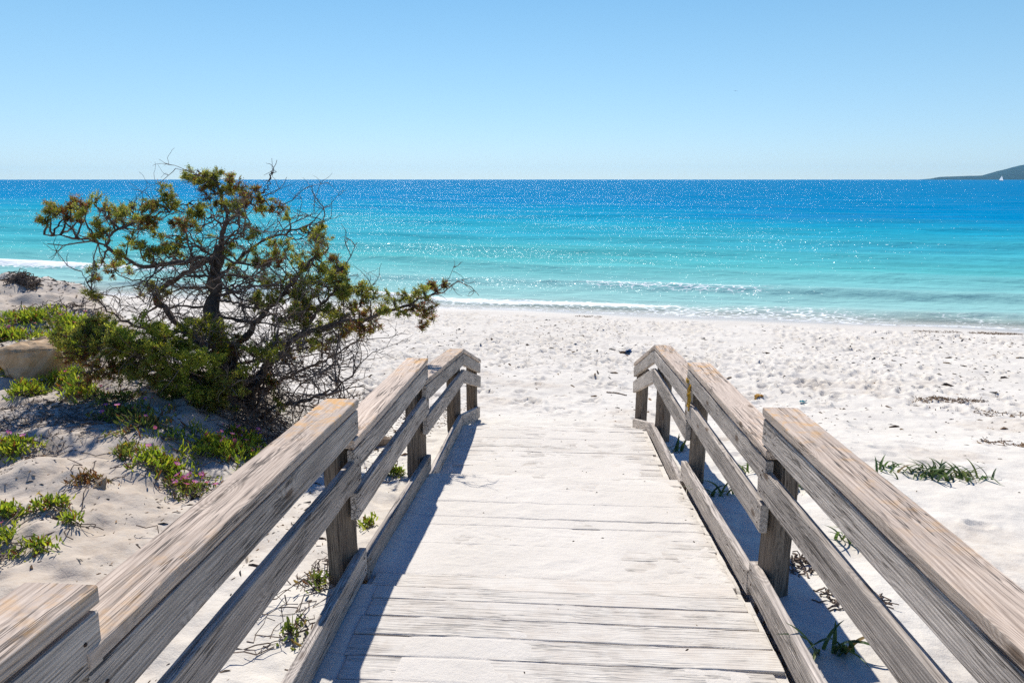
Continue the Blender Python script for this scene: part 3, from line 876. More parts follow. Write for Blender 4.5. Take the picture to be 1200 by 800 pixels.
def sprigs(mb, base, direc, length, col, rg, leaves=7, lw=0.0065, ll=0.0145, tipcol=None):
    """juniper sprigs: a short axis with small pointed leaves set round it. base, direc: (n,3)"""
    n = len(base)
    d, a, b = rot_basis(direc, rg)
    for k in range(leaves):
        t = (k + 0.4) / leaves
        ang = k * 2.4 + rg.random(n) * 1.2
        out = np.cos(ang)[:, None] * a + np.sin(ang)[:, None] * b
        p = base + d * (length * t)[:, None]
        ld = d * 0.75 + out * 0.75 + rg.normal(size=(n, 3)) * 0.15
        ld /= np.linalg.norm(ld, axis=1, keepdims=True)
        sd = np.cross(ld, out); sd /= np.linalg.norm(sd, axis=1, keepdims=True) + 1e-9
        L = (ll * (1.25 - 0.5 * t) * (0.8 + 0.4 * rg.random(n)))[:, None]
        W = lw * (0.8 + 0.4 * rg.random(n))[:, None]
        v = np.stack([p - sd * W * 0.4, p + ld * L * 0.5 + sd * W * 0.6, p + ld * L, p + ld * L * 0.5 - sd * W * 0.6], 1)
        c = col * (0.85 + 0.3 * rg.random((n, 1)))
        if tipcol is not None and k >= leaves - 2: c = c * 0.4 + tipcol * 0.6
        idx = np.arange(n * 4).reshape(n, 4)
        mb.add(v.reshape(-1, 3), None, idx, np.repeat(c, 4, axis=0))

GREENS = np.array([(0.34, 0.37, 0.075), (0.25, 0.31, 0.07), (0.46, 0.44, 0.08), (0.18, 0.24, 0.07), (0.40, 0.35, 0.075)])
BRIGHT = np.array([(0.46, 0.48, 0.065), (0.37, 0.42, 0.065), (0.56, 0.51, 0.08), (0.27, 0.33, 0.06)])
REDS = np.array([(0.30, 0.105, 0.055), (0.24, 0.085, 0.05), (0.34, 0.15, 0.065), (0.17, 0.08, 0.045)])

def blob(mb, twigs, c, r, kind, rg, dens=1.0, anchor=None, squash=0.75):
    """one foliage tuft: twiglets leaving the last stretch of a branch, each clothed in sprigs"""
    nt = max(5, int(dens * (r / 0.10) ** 2 * 7))
    ax = np.array([0, 0, 1.0]) if anchor is None else (c - anchor) / (np.linalg.norm(c - anchor) + 1e-6)
    ax = ax + np.array([0, 0, 0.25]); ax /= np.linalg.norm(ax)
    tone = rg.uniform(0.7, 1.2)
    for _ in range(nt):
        d = ax * rg.uniform(0.3, 1.1) + rg.normal(size=3) * np.array([.75, .75, .5]); d /= np.linalg.norm(d)
        L = r * rg.uniform(0.45, 1.25)
        bend = rg.normal(size=3) * 0.25
        ts = np.linspace(0, 1, 4)
        start = c + ax * r * rg.uniform(-0.95, 0.45) + rg.normal(size=3) * r * 0.20
        path = start + ts[:, None] * d * L + (ts ** 2)[:, None] * bend * L
        twigs.tube(path, np.linspace(0.0035, 0.0016, 4), 3, cap=False)
        ns = int(14 + L * 145)
        t = rg.random(ns) ** 0.7
        base = start + t[:, None] * d * L + (t ** 2)[:, None] * bend * L
        sd = d + rg.normal(size=(ns, 3)) * 0.6
        pal = {'g': GREENS, 'b': BRIGHT, 'r': REDS}[kind]
        col = pal[rg.integers(len(pal), size=ns)]
        if kind != 'r':
            rr = rg.random(ns) < (0.10 if kind == 'g' else 0.03)
            col[rr] = REDS[rg.integers(len(REDS), size=rr.sum())]
        else:
            rr = rg.random(ns) < 0.40
            col[rr] = GREENS[rg.integers(len(GREENS), size=rr.sum())]
        sprigs(mb, base, sd, rg.uniform(0.03, 0.06, ns), col * tone * rg.uniform(0.8, 1.2), rg, leaves=6)

def wander(a, b, n, rg, amp=0.12, sag=0.0):
    t = np.linspace(0, 1, n)
    L = np.linalg.norm(b - a)
    off = np.cumsum(rg.normal(size=(n, 3)), axis=0)
    off -= t[:, None] * off[-1]; off -= (1 - t)[:, None] * off[0]
    return a + t[:, None] * (b - a) + off * amp * L / math.sqrt(n) + np.array([0, 0, -sag * L])[None] * (4 * t * (1 - t))[:, None]

def smooth_path(pts, n):
    pts = np.asarray(pts, float); m = len(pts)
    t = np.linspace(0, m - 1, n); out = []
    for x in t:
        i = min(int(x), m - 2); f = x - i
        p0 = pts[max(i - 1, 0)]; p1 = pts[i]; p2 = pts[i + 1]; p3 = pts[min(i + 2, m - 1)]
        out.append(0.5 * ((2 * p1) + (-p0 + p2) * f + (2 * p0 - 5 * p1 + 4 * p2 - p3) * f * f + (-p0 + 3 * p1 - 3 * p2 + p3) * f ** 3))
    return np.array(out)

# ------------------------------------------------------------------ the windswept juniper
def build_juniper():
    rg = np.random.default_rng(21)
    D0 = 6.15
    foot = at(296, 497, 6.05); foot[2] = gz(foot[0], foot[1])
    e = empty('juniper_tree', foot, 'windswept juniper with bare twisted limbs and reddish green tufts left of the boardwalk', 'tree')
    def P(u, v, dd): return at(u, v, D0 + dd)
    fd = foot + (0, 0, -0.12)
    def limb(name, pts, r0, r1, sides=8, n=26):
        pth = smooth_path(pts, n)
        pth[1:-1] += rg.normal(size=(n - 2, 3)) * 0.010
        b = MB(); b.tube(pth, np.linspace(r0, r1, n) * (0.95 if name == 'trunk' else 0.66) * (1 + 0.18 * rg.normal(size=n)).clip(0.7, 1.4), sides, jitter=0.35)
        b.build(name, M['bark'], e, smooth=True)
        return pth
    limbs = []
    limbs.append(limb('trunk', [fd, P(285, 460, 0), P(266, 420, 0.05), P(250, 372, 0.1), P(252, 325, 0.1), P(258, 288, 0.05)], 0.095, 0.055, 9))
    limbs.append(limb('limb', [P(262, 410, .1), P(215, 385, .3), P(185, 345, .35), P(215, 322, .3), P(252, 298, .1)], 0.05, 0.035))
    limbs.append(limb('limb', [P(257, 300, .05), P(225, 304, -.1), P(192, 309, -.2), P(155, 308, -.25), P(124, 287, -.3), P(96, 280, -.3), P(52, 275, -.35)], 0.040, 0.008))
    limbs.append(limb('limb', [P(124, 289, -.3), P(132, 272, -.3), P(158, 262, -.2), P(200, 246, -.1), P(228, 236, 0)], 0.018, 0.006))
    limbs.append(limb('limb', [P(258, 290, .05), P(264, 262, .0), P(262, 235, -.05), P(254, 214, -.1), P(232, 200, -.15)], 0.036, 0.010))
    limbs.append(limb('limb', [P(262, 265, 0), P(283, 245, .15), P(300, 232, .2), P(313, 222, .2), P(318, 206, .2), P(321, 198, .2)], 0.018, 0.004))
    limbs.append(limb('limb', [P(253, 330, .1), P(285, 300, .3), P(315, 280, .45), P(350, 268, .5), P(388, 255, .5)], 0.028, 0.005))
    limbs.append(limb('limb', [P(266, 415, 0), P(300, 380, -.15), P(335, 340, -.25), P(360, 312, -.3), P(385, 290, -.3)], 0.045, 0.008))
    limbs.append(limb('limb', [P(284, 462, 0), P(320, 425, -.2), P(352, 392, -.3), P(392, 380, -.35), P(440, 371, -.4), P(480, 356, -.4), P(512, 342, -.4)], 0.05, 0.008))
    limbs.append(limb('limb', [P(352, 392, -.3), P(375, 360, -.35), P(398, 335, -.4), P(402, 312, -.4)], 0.024, 0.007))
    limbs.append(limb('limb', [fd + (.03, 0, .03), P(325, 476, -.3), P(365, 466, -.45), P(398, 452, -.5), P(421, 428, -.5)], 0.032, 0.006))
    limbs.append(limb('limb', [P(280, 455, 0), P(245, 440, -.35), P(205, 430, -.6), P(160, 420, -.7), P(120, 408, -.7)], 0.045, 0.008))
    limbs.append(limb('limb', [P(275, 445, 0), P(245, 415, -.5), P(222, 395, -.6), P(205, 385, -.65)], 0.036, 0.010))
    limbs.append(limb('limb', [P(290, 475, 0), P(310, 435, -.45), P(318, 410, -.6), P(330, 390, -.6)], 0.036, 0.010))
    limbs.append(limb('limb', [P(262, 405, .1), P(190, 392, .5), P(140, 372, .5), P(112, 350, .45), P(96, 318, .4)], 0.030, 0.004))
    limbs.append(limb('limb', [P(288, 470, .1), P(340, 440, .4), P(385, 420, .5), P(428, 392, .5)], 0.030, 0.006))
    # thin boughs fanning out of the trunk
    for (a, b_, da, db) in (((258, 300), (330, 300), 0, .5), ((255, 320), (345, 345), 0, .6), ((254, 335), (372, 330), .1, .1), ((256, 350), (338, 372), 0, -.5), ((252, 370), (375, 395), .1, .2),
                            ((252, 340), (180, 352), .1, .5), ((254, 325), (172, 330), 0, -.5), ((258, 395), (360, 430), 0, .4), ((270, 430), (395, 405), 0, .6), ((256, 310), (205, 285), 0, .4), ((258, 295), (295, 262), 0, -.4),
                            ((262, 280), (225, 250), 0, .3), ((256, 345), (300, 322), 0, -.5), ((262, 400), (200, 370), 0, .7), ((285, 455), (370, 448), 0, .2), ((280, 450), (240, 400), 0, -.6), ((300, 480), (352, 400), 0, .1), ((250, 360), (150, 385), .1, .6)):
        m_ = tuple((np.array(a) + np.array(b_)) / 2 + rg.normal(size=2) * 10)
        limbs.append(limb('bough', [P(*a, da), P(*m_, (da + db) / 2), P(*b_, db)], 0.020, 0.006, 6, 18))
    allp = np.concatenate([np.concatenate([l[2:], l[1:-1] * 0.5 + l[2:] * 0.5]) for l in limbs[0:1]] + [l[3:] for l in limbs])
    lead = np.concatenate([l[4:] for l in limbs])
    G, B_, Rr = 'g', 'b', 'r'
    spots = [  # bearing, size in image px, kind, extra depth
        (223, 196, 11, G, -.15), (236, 201, 12, G, -.15), (249, 206, 14, G, -.12), (264, 213, 13, G, -.1), (277, 211, 9, Rr, -.1), (246, 228, 11, Rr, -.05),
        (285, 229, 10, Rr, .05), (270, 224, 13, G, 0), (259, 240, 10, G, 0), (203, 238, 14, G, -.1), (184, 237, 13, G, -.12), (165, 248, 12, G, -.2), (174, 256, 11, Rr, -.2),
        (110, 238, 13, G, -.3), (98, 246, 11, Rr, -.3), (82, 244, 10, Rr, -.3), (64, 246, 9, G, -.35), (62, 243, 6, Rr, -.35), (118, 270, 12, G, -.3), (143, 254, 13, G, -.25), (128, 250, 10, Rr, -.25),
        (150, 284, 12, G, -.2), (179, 266, 11, G, -.15), (205, 287, 12, G, 0), (193, 293, 12, G, -.1), (207, 299, 11, G, 0), (236, 273, 12, G, .1), (228, 244, 12, G, 0), (217, 262, 10, Rr, 0),
        (118, 312, 10, G, -.2), (110, 327, 9, Rr, .4), (133, 317, 9, Rr, .1), (148, 311, 9, G, -.1), (183, 336, 13, G, .3), (172, 345, 11, Rr, .35), (105, 340, 9, G, .45),
        (294, 267, 14, G, .2), (286, 278, 12, G, .25), (222, 250, 10, G, 0), (279, 248, 12, G, .1), (309, 237, 12, G, .2), (322, 245, 10, Rr, .25), (339, 254, 12, G, .4), (300, 243, 11, Rr, .2),
        (365, 275, 13, G, .5), (376, 283, 11, G, .5), (335, 298, 15, G, .1), (327, 306, 12, Rr, 0), (350, 312, 15, G, -.2), (380, 309, 16, G, -.3), (392, 318, 13, G, -.35), (400, 326, 13, G, -.4), (372, 299, 11, Rr, -.3),
        (402, 340, 14, G, -.4), (370, 331, 17, G, -.3), (342, 345, 16, G, -.25), (425, 342, 13, G, -.4), (434, 352, 13, G, -.4), (420, 362, 12, Rr, -.4), (447, 362, 12, G, -.4), (462, 352, 13, G, -.4),
        (482, 347, 14, G, -.4), (498, 342, 12, G, -.4), (510, 338, 10, Rr, -.4), (476, 360, 11, Rr, -.4), (493, 362, 11, Rr, -.4), (507, 362, 9, Rr, -.4), (499, 372, 8, Rr, -.4), (486, 352, 12, G, -.4),
        (437, 390, 11, Rr, -.35), (426, 382, 12, Rr, -.35), (432, 372, 11, Rr, -.35), (402, 372, 14, G, -.35), (387, 376, 12, G, -.3), (376, 363, 15, G, -.3), (364, 382, 13, G, -.3), (354, 372, 12, Rr, -.3), (410, 388, 10, Rr, -.3),
        (354, 352, 14, G, -.3), (322, 330, 12, G, 0), (308, 318, 11, G, .2), (300, 300, 10, G, .3), (316, 352, 12, G, -.2), (272, 300, 10, G, .1), (280, 322, 11, G, .2), (262, 345, 11, G, .3),
        (230, 384, 18, B_, -.6), (249, 391, 16, B_, -.55), (262, 402, 13, B_, -.5), (214, 408, 18, B_, -.65), (222, 425, 16, B_, -.8), (242, 418, 15, B_, -.8), (238, 440, 14, G, -.55), (305, 409, 14, B_, -.6), (317, 412, 12, B_, -.6),
        (275, 405, 12, Rr, -.4), (210, 444, 14, B_, -.75), (190, 420, 15, B_, -.8), (168, 412, 15, G, -.75), (150, 400, 15, B_, -.75), (172, 386, 14, B_, -.65), (192, 398, 15, B_, -.7),
        (130, 408, 15, G, -.7), (112, 402, 14, G, -.7), (150, 428, 15, G, -.7), (132, 436, 13, Rr, -.7), (115, 428, 13, Rr, -.7), (105, 440, 10, Rr, -.7), (185, 446, 10, Rr, -.7), (170, 440, 13, G, -.7), (200, 462, 14, G, -.65), (245, 482, 13, B_, -.6), (232, 470, 12, G, -.6), (255, 462, 13, G, -.5),
        (72, 392, 13, G, -.6), (86, 404, 14, G, -.65), (100, 388, 14, G, -.6), (118, 380, 14, G, -.55), (92, 420, 13, Rr, -.7), (128, 392, 15, B_, -.65), (140, 415, 15, G, -.75), (160, 432, 15, G, -.75), (180, 404, 15, B_, -.8), (196, 434, 15, G, -.8),
        (258, 438, 14, G, -.7), (276, 452, 13, G, -.65), (255, 470, 13, G, -.65), (224, 456, 14, B_, -.75), (212, 470, 12, G, -.7), (290, 432, 12, B_, -.7), (240, 460, 13, B_, -.75),
        (345, 398, 11, G, .3), (330, 375, 12, G, -.2), (300, 360, 10, G, 0), (340, 420, 10, Rr, .2), (366, 408, 10, G, .3), (386, 402, 9, Rr, .4), (318, 450, 8, Rr, -.3), (270, 478, 9, G, -.3), (330, 478, 9, G, -.35),
    ]
    extra = []
    for (u, v, r, kind, dd) in spots:
        if 300 < u < 420 and 255 < v < 405 and rg.random() < 0.85:
            extra.append((u + rg.normal() * 9, v + rg.normal() * 8, r * 0.85, kind if rg.random() < .8 else 'g', dd + rg.normal() * .22))
        elif u < 260 and v < 310 and rg.random() < 0.5:
            extra.append((u + rg.normal() * 10, v + rg.normal() * 5, r * 0.7, kind, dd + rg.normal() * .15))
    spots += extra
    fol = MB(); tw = MB()
    px = D0 / 800
    for (u, v, r, kind, dd) in spots:
        if v < 218: v += 8; r *= 0.85
        c = P(u, v, dd + float(rg.normal() * 0.06))
        dist = np.linalg.norm(lead - c, axis=1) + 0.25 * np.maximum(0, lead[:, 2] - c[2])
        j = int(np.argmin(dist + rg.random(len(dist)) * 0.12))
        a = lead[j]
        w = wander(a, c, 8, rg, 0.14)
        tw.tube(w, np.linspace(0.010, 0.004, 8), 5, jitter=0.2, cap=False)
        blob(fol, tw, c, r * px * 0.95, kind, rg, dens=2.0 if v > 378 and u < 262 else 1.0, anchor=a)
        for _ in range(2):                      # side shoots with a little leaf
            q = w[rg.integers(3, 8)]; t_ = q + np.clip(rg.normal(size=3), -1.2, 1.2) * 0.06 + (0, 0, 0.01)
            tw.tube(wander(q, t_, 5, rg, 0.25), np.linspace(0.004, 0.0018, 5), 3, cap=False)
            if rg.random() < 0.45: blob(fol, tw, t_, r * px * 0.38, kind, rg, dens=0.8, anchor=q)
    fol.build('foliage', M['juniper'], e)
    tw.build('twigs', M['bark'], e)
    # dead twigs: a fine tangle round the limbs
    dt = MB()
    def dead(p, d, L, r, depth):
        n = 6
        pts = [p]; dd = d.copy()
        for k in range(n):
            dd = dd + rg.normal(size=3) * 0.22; dd /= np.linalg.norm(dd)
            pts.append(pts[-1] + dd * L / n)
        pts = np.array(pts)
        dt.tube(pts, np.linspace(r, max(0.0012, r * 0.45), n + 1), 4, cap=False)
        if depth > 0:
            for _ in range(rg.integers(2, 5)):
                k = rg.integers(1, n + 1)
                nd = dd + rg.normal(size=3) * 0.75; nd /= np.linalg.norm(nd)
                dead(pts[k], nd, L * rg.uniform(0.4, 0.75), r * 0.62, depth - 1)
    for li, l in enumerate(limbs):
        num = {0: 34, 4: 2, 5: 0, 6: 12, 7: 14, 8: 14, 10: 12, 14: 12, 15: 14}.get(li, 10)
        for _ in range(num):
            k = rg.integers(2, len(l) - 1)
            tan = l[k + 1] - l[k - 1]; tan /= np.linalg.norm(tan)
            d = tan * 0.7 + rg.normal(size=3) * 0.7 + (0, 0, 0.05); d /= np.linalg.norm(d)
            if li in (1, 2, 3, 6): d[2] -= 0.25
            dead(l[k], d, rg.uniform(0.18, 0.42), rg.uniform(0.004, 0.008), 2)
    for _ in range(120):                          # thicket of dead wood low in the crown
        c = P(rg.uniform(215, 400), rg.uniform(395, 480), rg.uniform(-.6, .4))
        c[2] = max(c[2], gz(c[0], c[1]) + 0.03)
        d = rg.normal(size=3) + (0.2, 0, 0.3); d /= np.linalg.norm(d)
        dead(c, d, rg.uniform(0.2, 0.5), rg.uniform(0.004, 0.009), 2)
    # named bare leaders on top and to the right
    for (a, b_) in (((319, 205), (312, 180)), ((318, 200), (328, 196)), ((300, 232), (352, 226)), ((350, 268), (388, 254)), ((376, 285), (408, 292)), ((322, 250), (350, 238)), ((124, 287), (52, 262)), ((96, 318), (90, 322)), ((421, 428), (428, 440))):
        dead(P(*a, .2 if a[0] > 290 else -.3), P(*b_, .2 if a[0] > 290 else -.3) - P(*a, .2 if a[0] > 290 else -.3), 0.20 if a[1] < 210 else 0.42, 0.005, 1)
    dt.build('dead_twigs', M['twig'], e)
build_juniper()

# ------------------------------------------------------------------ ground plants
def fleshy_leaf(mb, p, d, L, W, col, rg, up=None):
    """small folded leaf curving upwards, rounded at the tip"""
    d = d / np.linalg.norm(d)
    s = np.cross(d, rg.normal(size=3)); s /= np.linalg.norm(s) + 1e-9
    u = np.cross(s, d)
    V = []
    for t, w in ((0, .5), (0.4, 1.0), (0.8, .85), (1.0, .3)):
        c = p + d * L * t + np.array([0, 0, 0.35 * L * t * t])
        V += [c - s * W * w, c - u * W * w * .6, c + s * W * w]
    Q = []
    for k in (0, 3, 6):
        for j in (0, 1): Q.append((k + j, k + j + 1, k + 4 + j, k + 3 + j))
    mb.add(V, None, Q, col * rg.uniform(0.75, 1.25))

def flower(name, parent, p, r, col, rg, eye=(0.7, 0.5, 0.05)):
    b = MB(); n = 14
    tilt = rg.normal(size=3) * 0.35 + (0, 0, 1.0); tilt /= np.linalg.norm(tilt)
    _, a, c = rot_basis(tilt[None], rg); a = a[0]; c = c[0]
    for k in range(n):
        th = k * 2 * math.pi / n + rg.uniform(-.1, .1); rr = r * rg.uniform(0.85, 1.1)
        o = a * math.cos(th) + c * math.sin(th); s = np.cross(tilt, o)
        b.add([p + o * r * .15 - s * r * .06, p + o * r * .15 + s * r * .06, p + o * rr * .75 + s * r * .13 + tilt * r * .2, p + o * rr + tilt * r * .32, p + o * rr * .75 - s * r * .13 + tilt * r * .2],
              [(0, 1, 2), (0, 2, 4), (4, 2, 3)], None, np.array(col) * rg.uniform(.85, 1.15))
    b.tube([p - tilt * 0.02, p + tilt * r * 0.16], [r * .12, r * .2], 6, np.array(eye))
    b.build(name, M['petal'], parent)

PINK = (0.62, 0.13, 0.42); YELLOW = (0.80, 0.55, 0.02); RED = (0.6, 0.03, 0.03)
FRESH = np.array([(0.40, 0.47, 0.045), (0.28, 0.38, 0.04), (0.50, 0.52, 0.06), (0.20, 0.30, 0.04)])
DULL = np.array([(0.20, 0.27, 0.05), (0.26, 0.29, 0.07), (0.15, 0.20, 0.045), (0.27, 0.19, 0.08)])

def mat_plant(label, u, v, rx, ry, n, pal, pinks=0, yellows=0, seed=0, tall=1.0, group='low plants on the dune', name='ice_plant', cat='plant', redtip=0.1, twigs=0):
    """creeping plant: runners over the sand carrying upright fleshy leaves"""
    rg = np.random.default_rng(seed + 300)
    c = on_ground(u, v)
    e = empty(name, (c[0], c[1], gz(c[0], c[1])), label, cat, group)
    mb = MB(); st = MB(); tops = []
    nr = max(4, n // 9)
    for k in range(nr):
        a0 = rg.uniform(0, 2 * math.pi); L = rg.uniform(0.3, 1.25)
        ex = c[0] + math.cos(a0) * rx * L; ey = c[1] + math.sin(a0) * ry * L
        sx = c[0] + rg.normal() * rx * .25; sy = c[1] + rg.normal() * ry * .25
        pts = []
        for t in np.linspace(0, 1, 6):
            x = sx + (ex - sx) * t + rg.normal() * .012; y = sy + (ey - sy) * t + rg.normal() * .012
            pts.append((x, y, gz(x, y) + 0.008 + 0.03 * tall * math.sin(math.pi * min(1, t + .2))))
        pts = np.array(pts)
        st.tube(pts, np.linspace(.005, .003, 6), 4, cap=False)
        for j in range(max(3, int(3.0 * n / nr))):
            t = rg.random(); i = min(int(t * 5), 4); f = t * 5 - i
            p = pts[i] * (1 - f) + pts[i + 1] * f + rg.normal(size=3) * (.02, .02, .012 * tall)
            d = np.array([rg.normal() * .8, rg.normal() * .8, rg.uniform(.2, 1.2)])
            col = pal[rg.integers(len(pal))] if rg.random() > redtip else np.array((0.25, 0.10, 0.04))
            fleshy_leaf(mb, p, d, rg.uniform(.016, .042) * tall, rg.uniform(.004, .007) * tall ** .5, col, rg)
            if rg.random() < .3: tops.append(p + (0, 0, .065 * tall))
    for _ in range(twigs):
        a0 = rg.uniform(0, 2 * math.pi)
        p = np.array([c[0] + rg.normal() * rx * .6, c[1] + rg.normal() * ry * .6, 0]); p[2] = gz(p[0], p[1]) + .004
        q = p + np.array([math.cos(a0), math.sin(a0), 0]) * rg.uniform(.1, .3); q[2] = gz(q[0], q[1]) + rg.uniform(.003, .06)
        st.tube(wander(p, q, 6, rg, .25), [.003] * 6, 4, cap=False)
    mb.build('leaves', M['herb'], e)
    st.build('runners', M['twig'], e)
    tops = tops or [c]
    for k in range(pinks + yellows):
        p = np.array(tops[rg.integers(len(tops))]) + rg.normal(size=3) * (.02, .02, .006)
        flower('flower', e, p, rg.uniform(.015, .024), PINK if k < pinks else YELLOW, rg)
    return e

plants = [
    # label, u, v, rx, ry, n, palette, pinks, yellows, tall
    ('bright yellow green ice plant patch with pink flowers between juniper and left railing', 250, 533, .34, .26, 300, FRESH, 7, 0, 1.2),
    ('low yellow green plant with a yellow flower just left of the pink flower patch', 196, 552, .26, .18, 190, FRESH, 2, 2, 1.1),
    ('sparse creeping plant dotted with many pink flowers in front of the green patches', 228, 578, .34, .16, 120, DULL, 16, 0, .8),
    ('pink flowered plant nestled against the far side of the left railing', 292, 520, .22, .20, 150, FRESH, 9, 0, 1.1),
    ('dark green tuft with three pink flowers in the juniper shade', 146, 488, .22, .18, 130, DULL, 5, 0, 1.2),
    ('upright yellow green tuft below and right of the sandstone rock', 92, 463, .16, .14, 130, FRESH, 0, 0, 1.6),
    ('upright yellow green tuft directly below the sandstone rock', 30, 463, .20, .15, 130, FRESH, 0, 1, 1.5),
    ('leafy green plant at the picture edge beside the sandstone rock', 6, 436, .26, .2, 180, FRESH, 0, 0, 1.6),
    ('round yellow green ice plant mat at the left edge with pink flowers above it', 12, 528, .20, .16, 160, FRESH, 4, 0, 1.0),
    ('small ice plant mat at the left edge below the round one', 10, 608, .10, .07, 70, FRESH, 0, 0, 1.0),
    ('flat ice plant runner with reddish tips nearest the front left corner', 40, 645, .14, .05, 60, FRESH, 0, 0, .8),
    ('ice plant scrap at the left edge close to the flat runner', 4, 636, .06, .05, 36, FRESH, 1, 0, .9),
    ('tiny ice plant sprig with brown runner in the bare sand', 58, 596, .13, .08, 70, FRESH, 0, 1, .9),
    ('tiny green shoot alone on the bare sand', 84, 614, .04, .04, 22, FRESH, 0, 0, .9),
    ('reddish withered ice plant scrap between bare sand and the green mats', 102, 566, .14, .10, 50, np.array([(.22, .10, .04), (.2, .15, .05)]), 0, 0, .8),
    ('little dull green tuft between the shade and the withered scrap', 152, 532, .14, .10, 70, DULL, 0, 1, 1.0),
    ('bright green grassy herb with red poppies on the dune top', 34, 376, .55, .34, 330, FRESH, 2, 1, 1.7),
    ('bright green herb on the dune top between the poppies and the juniper', 84, 388, .45, .34, 300, FRESH, 6, 0, 1.7),
    ('rank green herb on the dune top at the left edge, above the rock', 12, 398, .42, .3, 300, FRESH, 3, 0, 1.7),
    ('lush green herb between the rock and the lowest juniper bough', 88, 410, .42, .28, 320, FRESH, 2, 1, 1.6),
    ('tall green herb growing up through the left end of the juniper bough', 122, 392, .4, .3, 300, FRESH, 3, 0, 1.8),
    ('leafy green herb filling the gap between the rock and the tuft to its right', 76, 446, .30, .18, 170, FRESH, 2, 1, 1.4),
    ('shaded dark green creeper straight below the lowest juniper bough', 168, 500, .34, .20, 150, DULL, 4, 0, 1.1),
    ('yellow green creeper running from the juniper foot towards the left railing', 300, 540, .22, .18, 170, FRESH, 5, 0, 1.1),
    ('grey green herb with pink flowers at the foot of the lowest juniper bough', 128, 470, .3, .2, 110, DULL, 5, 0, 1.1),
    ('green creeper seen between the posts of the left railing', 462, 556, .16, .12, 120, FRESH, 0, 0, .9),
    ('small green shoot in the sand outside the left railing', 431, 616, .06, .05, 36, FRESH, 0, 0, .8),
    ('thin straggling plant between the left railing boards and the kick board', 348, 738, .12, .12, 20, DULL, 0, 0, .9),
    ('wispy green plant at the foot of the nearest left post', 375, 688, .06, .08, 16, DULL, 0, 0, 1.1),
    ('pale straggling herb with tiny buds on bare sand near the front', 235, 644, .14, .06, 26, DULL, 0, 0, .6),
]
for i, (lab, u, v, rx, ry, n, pal, pk, yl, tall) in enumerate(plants):
    mat_plant(lab, u, v, rx, ry, n, pal, pk, yl, seed=i, tall=tall, twigs=5)

def blade_plant(label, u, v, n, L, spread, seed, dead=0):
    """sea daffodil: arching strap leaves out of the sand"""
    rg = np.random.default_rng(seed + 900)
    c = on_ground(u, v)
    e = empty('strap_leaf_plant', (c[0], c[1], gz(c[0], c[1])), label, 'plant', 'strap leaved plants right of the boardwalk')
    mb = MB()
    nb = max(1, int(spread / 0.05))
    for k in range(n):
        th = rg.uniform(0, 2 * math.pi)
        bx = c[0] + rg.normal() * spread * .5; by = c[1] + rg.normal() * spread * .22
        p = np.array([bx, by, gz(bx, by) - .01])
        o = np.array([math.cos(th), math.sin(th), 0]); s = np.array([-o[1], o[0], 0])
        l = L * rg.uniform(.55, 1.15); arch = rg.uniform(.5, 1.4); w = rg.uniform(.007, .012)
        V = []; m = 8
        for j in range(m):
            t = j / (m - 1)
            el = 1.25 - arch * t * 1.3
            p2 = p + o * l * (t * .35 + .45 * t * t * arch) + np.array([0, 0, l * (t * .95 - .62 * arch * t * t)])
            p2[2] = max(p2[2], gz(p2[0], p2[1]) + .004) if j == m - 1 else p2[2]
            ww = w * (1 - t ** 2.5) + .0006
            V += [p2 - s * ww, p2 - np.array([0, 0, ww * .5]), p2 + s * ww]
        Q = []
        for j in range(m - 1):
            for q in (0, 1): Q.append((j * 3 + q, j * 3 + q + 1, j * 3 + q + 4, j * 3 + q + 3))
        col = np.array([(0.075, 0.13, 0.045), (0.10, 0.16, 0.05), (0.055, 0.10, 0.045), (0.14, 0.18, 0.06)][rg.integers(4)])
        if rg.random() < dead: col = np.array((.30, .21, .10))
        mb.add(V, None, Q, col * rg.uniform(.8, 1.2))
    mb.build('strap_leaves', M['herb'], e)
    return e
for i, a in enumerate([
    ('wide clump of dark green strap leaves out on the right hand sand', 1100, 556, 95, .21, .34, .05),
    ('small sprout of strap leaves left of the wide clump on the right hand sand', 1038, 547, 9, .18, .14, .0),
    ('strap leaf plant seen under the nearest right cap rail', 995, 635, 15, .26, .12, .1),
    ('green strap leaves behind the middle board of the right railing', 886, 552, 12, .24, .12, 0),
    ('dense green strap leaf tuft behind the nearest right post', 944, 570, 18, .20, .16, 0),
    ('strap leaf plant at the foot of the third right post', 792, 528, 14, .22, .14, 0),
    ('dark strap leaves in the railing shadow beside the second right post', 842, 580, 12, .22, .14, .1),
    ('drooping strap leaves in the railing shadow at the front right', 976, 762, 13, .26, .10, .15),
]):
    blade_plant(*a[:5], a[5], i, a[6])

